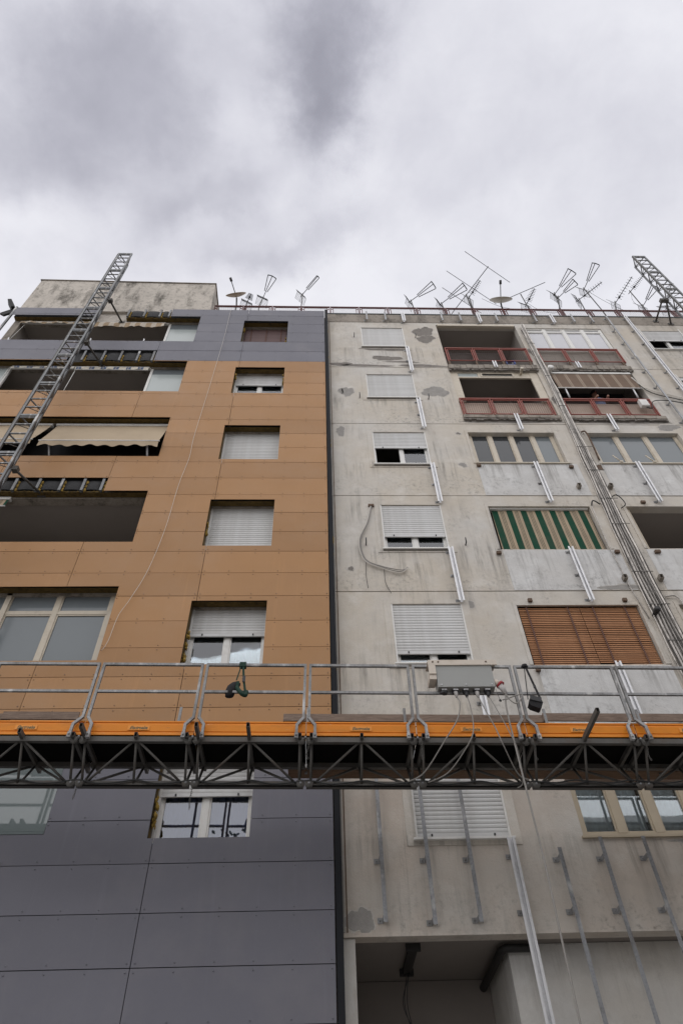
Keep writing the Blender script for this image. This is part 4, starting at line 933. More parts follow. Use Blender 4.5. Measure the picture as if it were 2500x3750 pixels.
# person at the balcony
def person(x, y, z):
    me = bpy.data.meshes.new('person'); V_ = [(0, 0, 0), (0, 0.02, 0.2), (0, 0.03, 0.42), (0, 0.0, 0.52), (0, -0.02, 0.60), (0, -0.04, 0.70), (0, -0.035, 0.78),
        (0.17, 0.0, 0.44), (0.22, -0.06, 0.20), (0.16, -0.27, 0.12), (-0.17, 0.0, 0.44), (-0.22, -0.06, 0.20), (-0.16, -0.27, 0.12), (0.10, 0, -0.1), (0.11, 0, -0.5), (0.11, 0.02, -0.88), (-0.10, 0, -0.1), (-0.11, 0, -0.5), (-0.11, 0.02, -0.88), (0.15, -0.35, 0.11), (-0.15, -0.35, 0.11)]
    E_ = [(0, 1), (1, 2), (2, 3), (3, 4), (4, 5), (5, 6), (2, 7), (7, 8), (8, 9), (2, 10), (10, 11), (11, 12), (0, 13), (13, 14), (14, 15), (0, 16), (16, 17), (17, 18), (9, 19), (12, 20)]
    rad = [0.15, 0.14, 0.15, 0.055, 0.075, 0.095, 0.06, 0.07, 0.05, 0.036, 0.07, 0.05, 0.036, 0.095, 0.065, 0.045, 0.095, 0.065, 0.045, 0.034, 0.034]
    me.from_pydata([(x + a, y + b, z + c) for a, b, c in V_], E_, []); me.materials.append(M['skin'])
    o = bpy.data.objects.new('person', me); COL.objects.link(o); WL[o.name] = Vector((0, 0, 0))
    md = o.modifiers.new('skin', 'SKIN'); md.use_smooth_shade = True
    for i, v in enumerate(me.skin_vertices[0].data): v.radius = (rad[i], rad[i] * (0.75 if i < 3 else 1.0)); v.use_root = (i == 0)
    ss = o.modifiers.new('sub', 'SUBSURF'); ss.levels = 2; ss.render_levels = 2
    tag(o, 'person in a dark headscarf looking out under the striped awning', 'person')
    h = MB(); hc = Vector((x, y - 0.035, z + 0.69)); n = 12; vs = []
    for i in range(9):
        for k in range(n):
            a, b2 = math.pi * 0.62 * i / 8, 2 * math.pi * k / n; rr = 0.125; yy = -math.cos(b2) * math.sin(a)
            cut = 0.74 if yy < -0.45 * math.sin(a) and i > 4 else 1.0
            vs.append((hc.x + rr * 0.86 * math.sin(a) * math.sin(b2), hc.y + 0.012 + rr * yy * cut, hc.z + 0.01 + rr * 1.12 * math.cos(a)))
    h.add(vs, [(i * n + k, i * n + (k + 1) % n, (i + 1) * n + (k + 1) % n, (i + 1) * n + k) for i in range(8) for k in range(n)], 0, True); part('headscarf', h, 'hair', o)
    fc = MB(); fc.blob((hc.x, hc.y - 0.112, hc.z - 0.02), (0.014, 0.02, 0.025), 1); part('nose', fc, 'skin', o)
    for sx in (-1, 1): part('eye', MB().blob((hc.x + sx * 0.034, hc.y - 0.098, hc.z + 0.01), (0.013, 0.008, 0.007), 2), 'hair', o)
    part('mouth', MB().blob((hc.x, hc.y - 0.097, hc.z - 0.055), (0.024, 0.008, 0.005), 3), 'plug_red', o)
    t = MB(); rings = [(0.40, 0.20, 0.13), (0.30, 0.215, 0.155), (0.1, 0.2, 0.16), (-0.1, 0.21, 0.165)]; vs = []; n = 14
    for dz, rx, ry in [(0.475, 0.09, 0.075)] + rings:
        for k in range(n): vs.append((x + rx * math.cos(2 * math.pi * k / n), y + 0.02 + ry * math.sin(2 * math.pi * k / n), z + dz))
    t.add(vs, [(i * n + k, i * n + (k + 1) % n, (i + 1) * n + (k + 1) % n, (i + 1) * n + k) for i in range(4) for k in range(n)], 0, True); part('blouse', t, 'blouse', o)
person(8.22, 10.30, 18.46)
part('loggia_shade_sheet', MB().box(6.95, 9.5, 10.75, 10.77, 17.5, 20.0), 'membrane', old)  # added black sheet stands in for shade deep inside the balcony
# blue folding rack behind the top railing
fr = thing('folding_rack', 'small blue folding rack behind the top red railing', 'rack', (6.05, 10.12, 20.3))
for x in (5.95, 6.12): part('leg', MB().tube([(x - 0.06, 10.1, 20.3), (x, 10.14, 20.85)], 0.012, 6), 'alu', fr)
for z in (20.62, 20.84): part('crossbar', MB().box(5.86, 6.2, 10.1, 10.13, z, z + 0.05), 'blue_plastic', fr)
for x in (5.9, 6.15): part('upright', MB().box(x, x + 0.04, 10.10, 10.13, 20.45, 20.95), 'blue_plastic', fr)
# ground floor: black pipe and bare lamp under the overhang
solo('drain_pipe', MB().tube([(2.95, 10.42, 4.77), (2.55, 10.42, 4.77), (2.50, 10.50, 4.76), (2.48, 11.95, 4.72)], 0.055, 10), 'pipe_black', 'black drain pipe bending along the soffit of the recessed entrance', 'pipe')
lp = thing('lamp_fitting', 'old black lamp fitting with loose wires on the entrance soffit', 'lamp', (1.3, 10.9, 4.85))
part('housing', MB().box(1.24, 1.36, 10.45, 11.45, 4.78, 4.845), 'pipe_black', lp); part('end_cap', MB().box(1.20, 1.40, 10.40, 10.46, 4.76, 4.848), 'pipe_black', lp); part('end_cap', MB().box(1.20, 1.40, 11.44, 11.5, 4.76, 4.848), 'pipe_black', lp)
r = random.Random(3)
for i in range(3):
    part('wire', MB().tube(curve([(1.3 + 0.02 * i, 11.4, 4.78), (1.25 + r.uniform(-0.05, 0.05), 11.35, 4.4), (1.3 + r.uniform(-0.06, 0.06), 11.35, 4.0), (1.3 + r.uniform(-0.1, 0.1), 11.35, 3.6)]), 0.006, 5), 'plug', lp)
solo('cover_strip', MB().box(0.255, 0.292, 9.90, 9.95, 0.2, 5.75), 'pvc', 'white cover strip standing in the gap beside the dark cladding edge', 'strip')
# loose cables by window in column A
lc = thing('cable_loop', 'loose grey cables hanging in a loop beside the half-open shutter', 'cable', (1.2, YW - 0.05, 13.6))
for i in range(3):
    o = 0.014 * i; part('strand', MB().tube(curve([(1.22 + o, YW - 0.03, 13.6), (1.10 + o, YW - 0.05, 13.0), (0.90 + o * 1.5, YW - 0.06, 12.4), (0.98 + o, YW - 0.06, 11.8 + o), (1.33, YW - 0.05, 11.56 + 2 * o), (1.68 + 2 * o, YW - 0.05, 11.42 + 3 * o), (1.87, YW - 0.05, 11.56 + o)]), 0.010, 6), ('cable_white', 'cable_grey', 'cable_grey')[i], lc)
part('strand', MB().tube(curve([(1.02, YW - 0.05, 11.75), (1.0, YW - 0.05, 11.35), (1.02, YW - 0.05, 11.0)]), 0.006, 5), 'conduit_dark', lc)
part('strand', MB().tube(curve([(1.38, YW - 0.05, 11.54), (1.38, YW - 0.05, 11.15), (1.47, YW - 0.05, 10.86)]), 0.006, 5), 'conduit_dark', lc)
part('wall_box', MB().box(1.17, 1.30, YW - 0.05, YW - 0.005, 13.58, 13.64), 'rust', lc)
solo('hanging_wire', MB().tube(curve([(-2.88, 9.73, 23.75), (-2.89, 9.7, 23.35), (-2.90, 9.7, 21.5), (-2.98, 9.7, 18.77), (-3.03, 9.7, 17.38), (-3.08, 9.7, 15.9), (-3.07, 9.7, 15.07), (-3.16, 9.7, 14.0), (-3.21, 9.7, 12.5), (-3.34, 9.7, 11.28), (-3.53, 9.7, 10.5), (-3.66, 9.7, 10.09), (-3.71, 9.7, 9.5), (-3.78, 9.72, 9.3)]), 0.0048, 5), 'cable_white', 'thin white wire hanging down the whole ochre cladding from the roof', 'wire')

# ------------------------------------------------------------------ loose facade rails on the old block
RAILG = 'galvanised facade rails screwed to the old wall'
def facade_rail(x, z0, z1, kind, label, mat='alu', br=None, y=YW - 0.12):
    t = thing('facade_rail', label, 'rail', (x, YW, z0), RAILG); b = MB()
    if kind == 'T':     # open hat section: two bright flanges with a recessed web
        b.box(x - 0.058, x - 0.022, y - 0.003, y + 0.002, z0, z1); b.box(x + 0.022, x + 0.058, y - 0.003, y + 0.002, z0, z1)
        b.box(x - 0.026, x - 0.0225, y + 0.002, y + 0.055, z0, z1); b.box(x + 0.0225, x + 0.026, y + 0.002, y + 0.055, z0, z1); b.box(x - 0.0225, x + 0.0225, y + 0.05, y + 0.055, z0, z1)
    else:
        b.box(x - 0.030, x + 0.026, y, y + 0.004, z0, z1); b.box(x + 0.022, x + 0.026, y + 0.004, y + 0.07, z0, z1)
    part('profile', b, mat, t)
    zs = br if br else ([z0 + 0.12] if z1 - z0 < 0.7 else [z0 + 0.08 + (z1 - z0 - 0.16) * i / max(1, round((z1 - z0) / 0.95)) for i in range(max(1, round((z1 - z0) / 0.95)) + 1)])
    sx = -1
    for z in zs:
        k = MB(); xx = x - 0.03 if kind != 'T' else x - 0.024
        k.box(xx - 0.004, xx, y + 0.005, YW - 0.012, z - 0.035, z + 0.035); k.box(xx - 0.075, xx - 0.0042, YW - 0.016, YW - 0.010, z - 0.035, z + 0.035); k.cyl((xx - 0.04, YW - 0.03, z), (xx - 0.04, YW - 0.01, z), 0.011, 6)
        part('bracket', k, 'steel', t)
for i, (x, kd) in enumerate(((1.68, 'L'), (2.31, 'L'), (2.92, 'T'), (4.24, 'L'), (4.87, 'L'), (5.51, 'T'), (6.12, 'L'), (7.45, 'L'), (8.04, 'T'), (8.76, 'L'), (9.41, 'L'))):
    W_ = ('first', 'second', 'third', 'fourth', 'fifth', 'sixth', 'seventh', 'eighth', 'ninth', 'tenth', 'eleventh')[i]
    facade_rail(x, 23.30 if kd == 'L' else 23.22, 23.93, kd, 'short %s rail on the roof parapet, %s from the cladding edge' % ('wide bright' if kd == 'T' else 'narrow grey', W_), 'rail_steel' if kd == 'L' else 'alu', y=YW - 0.13)
facade_rail(9.99, 4.0, 23.80, 'L', 'full-height narrow grey rail running down from the parapet', 'rail_steel')
facade_rail(10.66, 4.0, 23.80, 'T', 'full-height wide bright rail beside the far shutter windows', 'alu')
facade_rail(11.3 + 1.2, 4.0, 6.0, 'L', 'low grey rail at the far end of the old wall', 'rail_steel')
for x, st in ((2.83, ((19.82, 21.36, 'top'), (16.76, 18.24, 'second'), (13.66, 15.16, 'third'), (10.60, 12.14, 'fourth'), (7.55, 9.10, 'lowest, behind the control box'))),):
    for z0, z1, nm in st: facade_rail(x, z0, z1, 'T', 'bright rail beside the column of roller shutters, %s of the column' % nm)
for x, st in ((5.41, ((20.08, 20.46, 'stub on the top balcony slab edge left of the conduits'), (16.68, 17.45, 'short piece below the cream framed balcony'), (13.68, 15.22, 'piece above the green striped awning'), (10.60, 12.14, 'piece between green awning and wooden blinds'), (7.6, 9.12, 'piece below the wooden blinds'))),
              (7.98, ((20.08, 20.46, 'stub on the top balcony slab edge above the striped awning'), (16.68, 17.45, 'short piece below the balcony with the person'), (13.68, 15.24, 'piece below the three-pane window right of the conduits'), (10.60, 12.14, 'piece below the open dark balcony'), (7.6, 9.12, 'lowest piece right of the conduits')))):
    for z0, z1, nm in st: facade_rail(x, z0, z1, 'T', 'bright rail, ' + nm)
for x, z0, z1, kd, nm in ((0.91, 4.94, 7.4, 'L', 'grey rail nearest the dark cladding edge below the platform'), (1.56, 4.90, 7.4, 'L', 'grey rail crossing the lowest roller shutter, nearer its side facing the cladding'), (2.17, 4.92, 7.4, 'L', 'grey rail crossing the middle of the lowest roller shutter'),
                          (2.79, 0.4, 6.02, 'T', 'long bright rail passing the corner of the recessed entrance'), (3.46, 0.4, 5.86, 'L', 'long grey rail ending below the beige window'), (4.09, 0.4, 6.0, 'L', 'long grey rail starting under the corner of the beige window'),
                          (4.72, 0.4, 6.0, 'L', 'long grey rail under the tilted pane of the beige window'), (5.36, 0.4, 6.0, 'L', 'long grey rail under the last pane of the beige window')):
    br = [z0 + 0.05, 5.75] if x < 2.5 else [5.78 - (0.05 if x > 3 else 0), 5.05, 3.6, 2.0]
    facade_rail(x, z0, z1, kd, nm, 'rail_steel' if kd == 'L' else 'alu', br=br)

# ------------------------------------------------------------------ roof railing and aerials
rr = thing('roof_railing', 'long dark red mesh railing along the roof edge', 'railing', (5, 10.15, 23.95))
n = 18; x0 = -3.62
for i in range(n):
    a = x0 + 1.02 * i if i < 6 else x0 + 6.12 + 1.035 * (i - 6); b = a + (1.02 if i < 6 else 1.035)
    railing(rr, a + 0.005, b - 0.005, 23.99 if i > 3 else 23.68, 24.88, 10.15, 1, 'red_dark', 'wire', step=0.07, name='railing_panel', dbl=0.075)
def rods(b, p, q, n, half, axis, taper=0.0, r_=0.006):
    p, q = Vector(p), Vector(q)
    for i in range(n):
        c = p.lerp(q, (i + 0.5) / n); h = half * (1 - taper * i / n); b.tube([c - axis * h, c + axis * h], r_, 4)
def aerial(label, base, node, tip, kind, grids=True, name='tv_antenna', tipw=0.16, mast_r=0.02):
    t = thing(name, label, 'antenna', base, 'television aerials along the roof edge'); base, node, tip = Vector(base), Vector(node), Vector(tip)
    top = node + Vector((0, 0.02, 0.12)) if kind != 'vhf' else node
    part('mast', MB().tube([(base.x, base.y, 24.0), tuple(base), tuple(top)], mast_r, 8), 'antenna_mast', t)
    d = (tip - node).normalized(); s = d.cross(Vector((0, 0, 1))).normalized(); u = Vector((0, 0, 1)); L = (tip - node).length
    m = MB(); m.tube([node - d * 0.12, tip], 0.014, 6)
    if kind == 'tri':
        m = MB(); m.tube([node - d * 0.12, node + d * 0.32 * L], 0.013, 6); a0 = node + d * 0.30 * L
        for k in (-1, 0, 1):
            e = tip + s * (tipw * k) + u * (0.10 * (1 - abs(k)) - 0.03); m.tube([a0 + s * 0.05 * k, e], 0.014, 5); rods(m, a0 + s * 0.05 * k, e, 7, 0.045, u, 0, 0.005)
        m.tube([tip - s * tipw, tip + u * 0.07, tip + s * tipw], 0.018, 5)
    elif kind == 'yagi':
        rods(m, node + d * 0.1, tip, 9, 0.14, s, 0.45, 0.008)
        m.box(node.x + d.x * .2 - 0.03, node.x + d.x * .2 + 0.03, node.y + d.y * .2 - 0.03, node.y + d.y * .2 + 0.03, node.z - 0.03, node.z + 0.03)
    part('boom', m, 'antenna', t)
    if grids:
        for k, sg in enumerate((1, -1)):
            g2 = MB(); up_ = (u * 0.86 - d * 0.5 * 0 + (-d) * 0.2).normalized() if sg > 0 else (-u * 0.75 - d * 0.25).normalized()
            o = node - d * 0.05; H_ = 0.40; W_ = 0.21
            for i in range(6): c = o + up_ * H_ * (i + 0.6) / 6; g2.tube([c - s * W_, c + s * W_], 0.0055, 4)
            for q in (-1, 0, 1): g2.tube([o + s * W_ * q + up_ * 0.02, o + s * W_ * q + up_ * H_], 0.006, 4)
            part('reflector', g2, 'antenna', t)
    return t
def dish(label, base, c, n_, r_, mat, armtip, name='satellite_dish'):
    t = thing(name, label, 'antenna', base); c = Vector(c); n_ = Vector(n_).normalized(); a = n_.orthogonal().normalized(); b_ = n_.cross(a)
    m = MB(); N = 28; K = 5; vs = [tuple(c - n_ * 0.10 * r_ / 0.4)]
    for k in range(1, K + 1):
        for i in range(N):
            th = 2 * math.pi * i / N; q = k / K; vs.append(tuple(c + (a * math.cos(th) + b_ * math.sin(th)) * r_ * q - n_ * (0.10 * r_ / 0.4) * (1 - q * q)))
    fs = [(0, 1 + i, 1 + (i + 1) % N) for i in range(N)]
    for k in range(K - 1):
        for i in range(N): fs.append((1 + k * N + i, 1 + (k + 1) * N + i, 1 + (k + 1) * N + (i + 1) % N, 1 + k * N + (i + 1) % N))
    off = len(vs); vs2 = [tuple(Vector(v) - n_ * 0.012) for v in vs]; fs2 = [tuple(off + i for i in reversed(f)) for f in fs]
    rim = [(1 + (K - 1) * N + i, 1 + (K - 1) * N + (i + 1) % N, off + 1 + (K - 1) * N + (i + 1) % N, off + 1 + (K - 1) * N + i) for i in range(N)]
    m.add(vs + vs2, fs + fs2 + rim, 0, True); part('reflector', m, mat, t)
    part('mast', MB().tube([(base[0], base[1], 24.0), tuple(base), tuple(c - n_ * 0.14)], 0.028, 8), 'antenna_mast', t)
    lo = c - Vector((0, 0, r_ * 0.6)); e = Vector(armtip)
    part('arm', MB().tube([tuple(c - n_ * 0.12), tuple(e)], 0.016, 6), 'antenna', t)
    k = MB(); k.cyl(tuple(e), tuple(e + (c - e).normalized() * 0.14 + Vector((0, 0, 0.0))), 0.045, 10); part('lnb', k, 'plug', t)
dish('tan satellite dish with a long arm, right beside the roof hut', (-2.88, 10.22, 25.1), (-2.94, 10.05, 25.68), (-0.15, -0.8, 0.47), 0.37, 'dish_tan', (-3.13, 9.55, 25.95))
dish('cream satellite dish in the middle of the roof aerials', (6.72, 10.25, 25.25), (6.70, 10.05, 25.50), (0.0, -0.76, 0.57), 0.41, 'dish_cream', (6.68, 9.52, 25.95))
aerial('tiny yagi aerial tucked against the tan satellite dish', (-2.55, 10.22, 24.9), (-2.51, 10.2, 25.36), (-2.36, 9.9, 25.38), 'yagi')
aerial('three-boom aerial with folded reflector, nearer the roof hut of two alike', (-2.07, 10.22, 25.1), (-1.98, 10.25, 25.86), (-1.62, 9.47, 25.88), 'tri')
aerial('aerial with two parallel booms standing alone above the slate grey panels', (-0.57, 10.22, 25.1), (-0.54, 10.25, 26.22), (0.02, 9.6, 26.26), 'tri', tipw=0.06)
aerial('three-boom aerial, first right of the seam between the two blocks', (3.47, 10.22, 25.0), (3.45, 10.25, 25.75), (4.22, 9.65, 25.78), 'tri')
aerial('three-boom aerial half overlapped by the big crossed aerial', (4.55, 10.22, 25.0), (4.56, 10.25, 25.55), (5.32, 9.61, 25.58), 'tri')
t = thing('tv_antenna', 'largest aerial, a long boom with three wide crossing rods', 'antenna', (5.58, 10.25, 24.9), 'television aerials along the roof edge')
part('mast', MB().tube([(5.58, 10.25, 24.0), (5.60, 10.25, 26.4)], 0.024, 8), 'antenna_mast', t)
part('boom', MB().tube([(5.13, 11.04, 26.37), (6.26, 9.17, 26.37)], 0.014, 6), 'antenna', t)
bd = Vector((1.13, -1.87, 0)).normalized(); bs = Vector((bd.y, -bd.x, 0))
for c, h in (((6.24, 9.2, 26.37), 1.08), ((5.77, 9.98, 26.37), 1.2), ((5.47, 10.48, 26.37), 0.95)):
    c = Vector(c); part('rod', MB().tube([tuple(c - bs * h), tuple(c + bs * h)], 0.010, 5), 'antenna', t)
aerial('small yagi aerial clamped below the big crossed aerial', (5.62, 10.22, 25.3), (5.66, 10.2, 26.05), (5.98, 9.6, 26.13), 'yagi')
aerial('short yagi aerial with grid, right of the cream dish', (7.70, 10.22, 25.0), (7.70, 10.25, 25.56), (7.88, 9.66, 25.58), 'yagi')
t = thing('tv_antenna', 'single long slanting rod aerial crossing behind the cream dish', 'antenna', (7.72, 10.27, 25.0), 'television aerials along the roof edge')
part('mast', MB().tube([(7.72, 10.29, 24.0), (7.72, 10.29, 26.58)], 0.02, 8), 'antenna_mast', t); part('rod', MB().tube([(7.27, 10.46, 26.58), (8.56, 9.82, 26.58)], 0.012, 6), 'antenna', t)
aerial('double-stacked aerial, its upper three-boom half', (8.83, 10.22, 25.1), (9.05, 10.25, 26.6), (9.49, 9.4, 26.63), 'tri', tipw=0.2)
aerial('double-stacked aerial, its lower three-boom half', (8.81, 10.27, 25.1), (9.16, 10.3, 26.4), (9.63, 9.72, 26.42), 'tri')
aerial('tall steep three-boom aerial with the red clamp', (10.34, 10.22, 25.1), (10.32, 10.25, 27.1), (10.55, 9.33, 27.2), 'tri')
aerial('slim yagi aerial leaning under the tall steep three-boom one', (9.72, 10.22, 25.1), (9.84, 10.25, 26.08), (10.52, 9.6, 26.12), 'yagi')
aerial('long yagi aerial on a short bent mast', (10.85, 10.22, 25.0), (11.15, 10.25, 25.86), (11.48, 9.3, 25.9), 'yagi')
aerial('high yagi aerial just before the far lattice mast', (11.98, 10.22, 25.1), (12.06, 10.25, 26.88), (12.36, 9.65, 26.9), 'yagi', grids=False)
aerial('three-boom aerial with yellow clamp just before the far lattice mast', (12.02, 10.26, 25.1), (12.14, 10.3, 25.7), (12.36, 9.6, 25.75), 'tri')
aerial('yagi aerial seen through the far lattice mast', (12.9, 10.22, 25.0), (12.92, 10.25, 25.5), (12.80, 9.34, 25.5), 'yagi')
for lab, pts in (('guy wire from the cream dish down to the railing, nearer the seam', [(6.1, 10.2, 25.9), (6.6, 10.2, 25.25), (7.3, 10.2, 24.9)]), ('slack aerial cable looping along the railing right of the cream dish', [(7.7, 10.2, 25.6), (8.0, 10.16, 24.85), (8.6, 10.16, 24.7), (9.05, 10.2, 26.2)]), ('aerial cable drooping from the tall steep aerial', [(10.32, 10.22, 26.9), (10.6, 10.2, 26.0), (11.0, 10.2, 25.2), (11.3, 10.18, 24.8)]), ('aerial cable drooping left of the far lattice mast', [(11.98, 10.2, 26.6), (11.75, 10.18, 25.8), (11.85, 10.17, 25.1), (12.1, 10.17, 24.8)])):
    solo('aerial_cable', MB().tube(curve(pts), 0.006, 5), 'conduit_dark', lab, 'cable', 'loose aerial cables on the roof')
fl = thing('floodlight', 'black floodlight on the roof corner of the clad block', 'lamp', (-10.2, 9.85, 23.7))
part('housing', MB().bar((-10.42, 9.8, 24.2), (-10.16, 9.85, 23.72), 0.22, 0.12), 'membrane', fl); part('bracket', MB().bar((-10.42, 9.88, 23.35), (-10.12, 9.9, 23.75), 0.07, 0.2), 'membrane', fl)

# ------------------------------------------------------------------ lattice masts
def mast(xc, yf, ztop, label):
    t = thing('lattice_mast', label, 'mast', (xc, yf + 0.2, 0), 'climbing masts of the work platform'); W = 0.215; D = 0.40
    P = {'a': (xc - W, yf), 'b': (xc + W, yf), 'c': (xc, yf + D)}
    for k, (x, y) in P.items(): part('chord', MB().bar((x, y, 0), (x, y, ztop), 0.05, 0.05, (0, 1, 0)), 'mast', t)
    part('rack', MB().box(xc - W - 0.05, xc - W - 0.032, yf - 0.02, yf + 0.02, 0, ztop - 0.05), 'truss', t)
    SEC = 1.508; z = ztop - 0.04; k = 0
    me = MB().bar((-W + 0.032, 0, 0), (W - 0.032, 0, 0), 0.032, 0.032).mesh('rung', 'mast'); me2 = MB().bar((-W + 0.032, 0, 0), (W - 0.032, 0, 0), 0.05, 0.075).mesh('rung', 'mast')
    webs = MB()
    while z > 2:
        part('rung', me2 if k % 4 == 0 else me, None, t, (xc, yf, z))
        if k % 4 == 0: part('rung', me, None, t, (xc, yf + 0.002, z - 0.085))
        zz = z - SEC / 4
        for q in (('a', 'b') if k % 2 == 0 else ()):
            p0, p1 = (P[q], P['c']) if k % 2 else (P['c'], P[q]); webs.tube([(p0[0], p0[1], z - 0.03), (p1[0], p1[1], zz + 0.03)], 0.011, 6)
        if k % 2 == 0: webs.bar((P['a'][0], P['a'][1], z), (P['c'][0], P['c'][1], z), 0.03); webs.bar((P['b'][0], P['b'][1], z), (P['c'][0], P['c'][1], z), 0.03)
        z = zz; k += 1
    part('web_bracing', webs, 'mast', t, kind='stuff'); return t
ML = mast(-6.74, 8.78, 26.05, 'steel lattice mast rising in front of the ochre cladding')
MR = mast(12.0, 8.95, 27.0, 'steel lattice mast rising past the far end of the red roof railing')
for a, b in (((-6.52, 9.02, 22.55), (-6.43, 9.93, 23.0)), ((-6.52, 9.02, 19.65), (-6.37, 9.95, 20.05)), ((-6.52, 9.02, 13.65), (-6.28, 9.95, 13.95))):
    part('wall_tie', MB().tube([a, b], 0.03, 8), 'truss', ML); part('tie_plate', MB().box(b[0] - 0.09, b[0] + 0.09, b[1] - 0.01, b[1] + 0.03, b[2] - 0.06, b[2] + 0.06), 'truss', ML); part('tie_clamp', MB().box(a[0] - 0.06, a[0] + 0.06, a[1] - 0.06, a[1] + 0.06, a[2] - 0.05, a[2] + 0.08), 'truss', ML)
for a, b in (((11.75, 9.3, 23.75), (11.70, 9.97, 23.6)), ((11.9, 9.3, 23.75), (12.15, 9.97, 23.4))):
    part('wall_tie', MB().tube([a, b], 0.03, 8), 'truss', MR); part('tie_plate', MB().box(b[0] - 0.09, b[0] + 0.09, b[1] - 0.01, b[1] + 0.016, b[2] - 0.06, b[2] + 0.06), 'truss', MR); part('tie_clamp', MB().box(a[0] - 0.06, a[0] + 0.06, a[1] - 0.06, a[1] + 0.06, a[2] - 0.05, a[2] + 0.08), 'truss', MR)

# ------------------------------------------------------------------ work platform
TILT = 0.0172
def tz(x, z): return z - TILT * x
plat = bpy.data.objects.new('work_platform', None); COL.objects.link(plat); plat.location = (0, 8.45, 6.6); plat.rotation_euler = (0, TILT, 0); WL[plat.name] = Vector((0, 8.45, 6.6))
tag(plat, 'climbing work platform with orange toe boards and galvanised guardrails', 'platform')
JX = [-6.09, -4.60, -3.11, -1.63, -0.148, 1.335, 2.825, 4.315, 5.81, 7.30]
YF = 8.12
fc = bpy.data.curves.new('lettering', 'FONT'); fc.body = 'Electroelsa'; fc.size = 0.066; fc.shear = 0.35; fc.extrude = 0.0006; fc.offset = 0.0012; fc.align_x = 'CENTER'; fc.resolution_u = 3
tmp = bpy.data.objects.new('lettering', fc); COL.objects.link(tmp); LETTER = bpy.data.meshes.new_from_object(tmp); LETTER.name = 'lettering'; LETTER.materials.clear(); LETTER.materials.append(M['ink']); bpy.data.objects.remove(tmp)
def pbar(name, mb, mat, parent=None, kind=None): return part(name, mb, mat, parent or plat, kind=kind)
for j in range(len(JX) - 1):
    a, b = JX[j], JX[j + 1]; mid = (a + b) / 2
    # guardrail frame: two posts with splayed feet, two rails
    L, R2 = a + 0.037, b - 0.037; gr_ = MB(); t = 0.036
    gr_.bar((L - t / 2, YF, 7.73), (R2 + t / 2, YF, 7.73), t, 0.038); gr_.bar((L + t / 2, YF, 7.27), (R2 - t / 2, YF, 7.27), t * 0.9, 0.036)
    go = pbar('guardrail', gr_, 'steel')
    for x, s in ((L, 1), (R2, -1)):
        po = MB(); po.bar((x, YF, 6.85), (x, YF, 7.711), t, t, (0, 1, 0)); po.bar((x, YF, 6.862), (x + s * 0.085, YF - 0.03, 6.735), t, t, (0, 1, 0)); po.bar((x + s * 0.085, YF - 0.03, 6.745), (x + s * 0.085, YF - 0.045, 6.58), t, t, (0, 1, 0))
        po.box(x + s * 0.085 - 0.025, x + s * 0.085 + 0.025, YF - 0.07, YF - 0.02, 6.525, 6.60); po.cyl((x + s * 0.085, YF - 0.085, 6.565), (x + s * 0.085, YF - 0.06, 6.565), 0.013, 6)
        pbar('post', po, 'steel', go)
    # orange toe board with pressed ribs
    prof = [(YF + 0.05, 6.615), (YF + 0.03, 6.615), (YF + 0.03, 6.655), (YF + 0.044, 6.660), (YF + 0.044, 6.666), (YF + 0.034, 6.672), (YF + 0.026, 6.765), (YF + 0.036, 6.772), (YF + 0.036, 6.792), (YF + 0.046, 6.796), (YF + 0.046, 6.802), (YF + 0.032, 6.806), (YF + 0.032, 6.825), (YF + 0.05, 6.825)]
    to = pbar('toe_board', MB().extrude_x(prof, a + 0.006, b - 0.006), 'orange_paint')
    if j != 3:
        pbar('sticker', MB().box(mid - 0.15, mid + 0.14, YF + 0.022, YF + 0.0255, 6.683, 6.752), 'sticker', to)
        lo = bpy.data.objects.new('lettering', LETTER); COL.objects.link(lo); lo.parent = to; lo.location = (mid - 0.005, YF + 0.0212, 6.695); lo.rotation_euler = (math.pi / 2, 0, 0); lo.scale = (0.80, 1, 1)
    # chords and bracing
    pbar('top_chord', MB().box(a + 0.01, b - 0.01, YF + 0.02, YF + 0.08, 6.515, 6.585), 'truss'); pbar('top_chord', MB().box(a + 0.01, b - 0.01, YF + 0.66, YF + 0.72, 6.515, 6.585), 'truss')
    pbar('bottom_chord', MB().box(a + 0.02, b - 0.02, 8.47, 8.54, 6.07, 6.145), 'truss')
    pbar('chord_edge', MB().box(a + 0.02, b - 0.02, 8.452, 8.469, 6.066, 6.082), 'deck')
    for yt in (YF + 0.06, YF + 0.68):
        yb_ = 8.485 if yt < 8.5 else 8.515
        for x in (a + 0.075, b - 0.075, mid): pbar('vertical_brace', MB().tube([(x, yt, 6.52), (x, yb_, 6.11)], 0.017, 8), 'truss')
        for s, xe in ((-1, a + 0.12), (1, b - 0.12)): pbar('diagonal_brace', MB().tube([(mid + s * 0.05, yt, 6.52), (xe, yb_, 6.12)], 0.0165, 8), 'truss')
    # end plates
    for x in (a + 0.055, b - 0.055):
        pbar('joint_plate', MB().cyl((x, 8.44, 6.10), (x, 8.465, 6.10), 0.055, 14), 'truss'); pbar('joint_pin', MB().cyl((x, 8.425, 6.105), (x, 8.44, 6.105), 0.014, 8), 'rail_steel')
        pbar('joint_plate', MB().cyl((x, YF - 0.0, 6.52), (x, YF + 0.018, 6.52), 0.05, 14), 'truss')
    pbar('joint_pin', MB().cyl((b, YF - 0.03, 6.56), (b, YF + 0.01, 6.56), 0.014, 8), 'rail_steel')
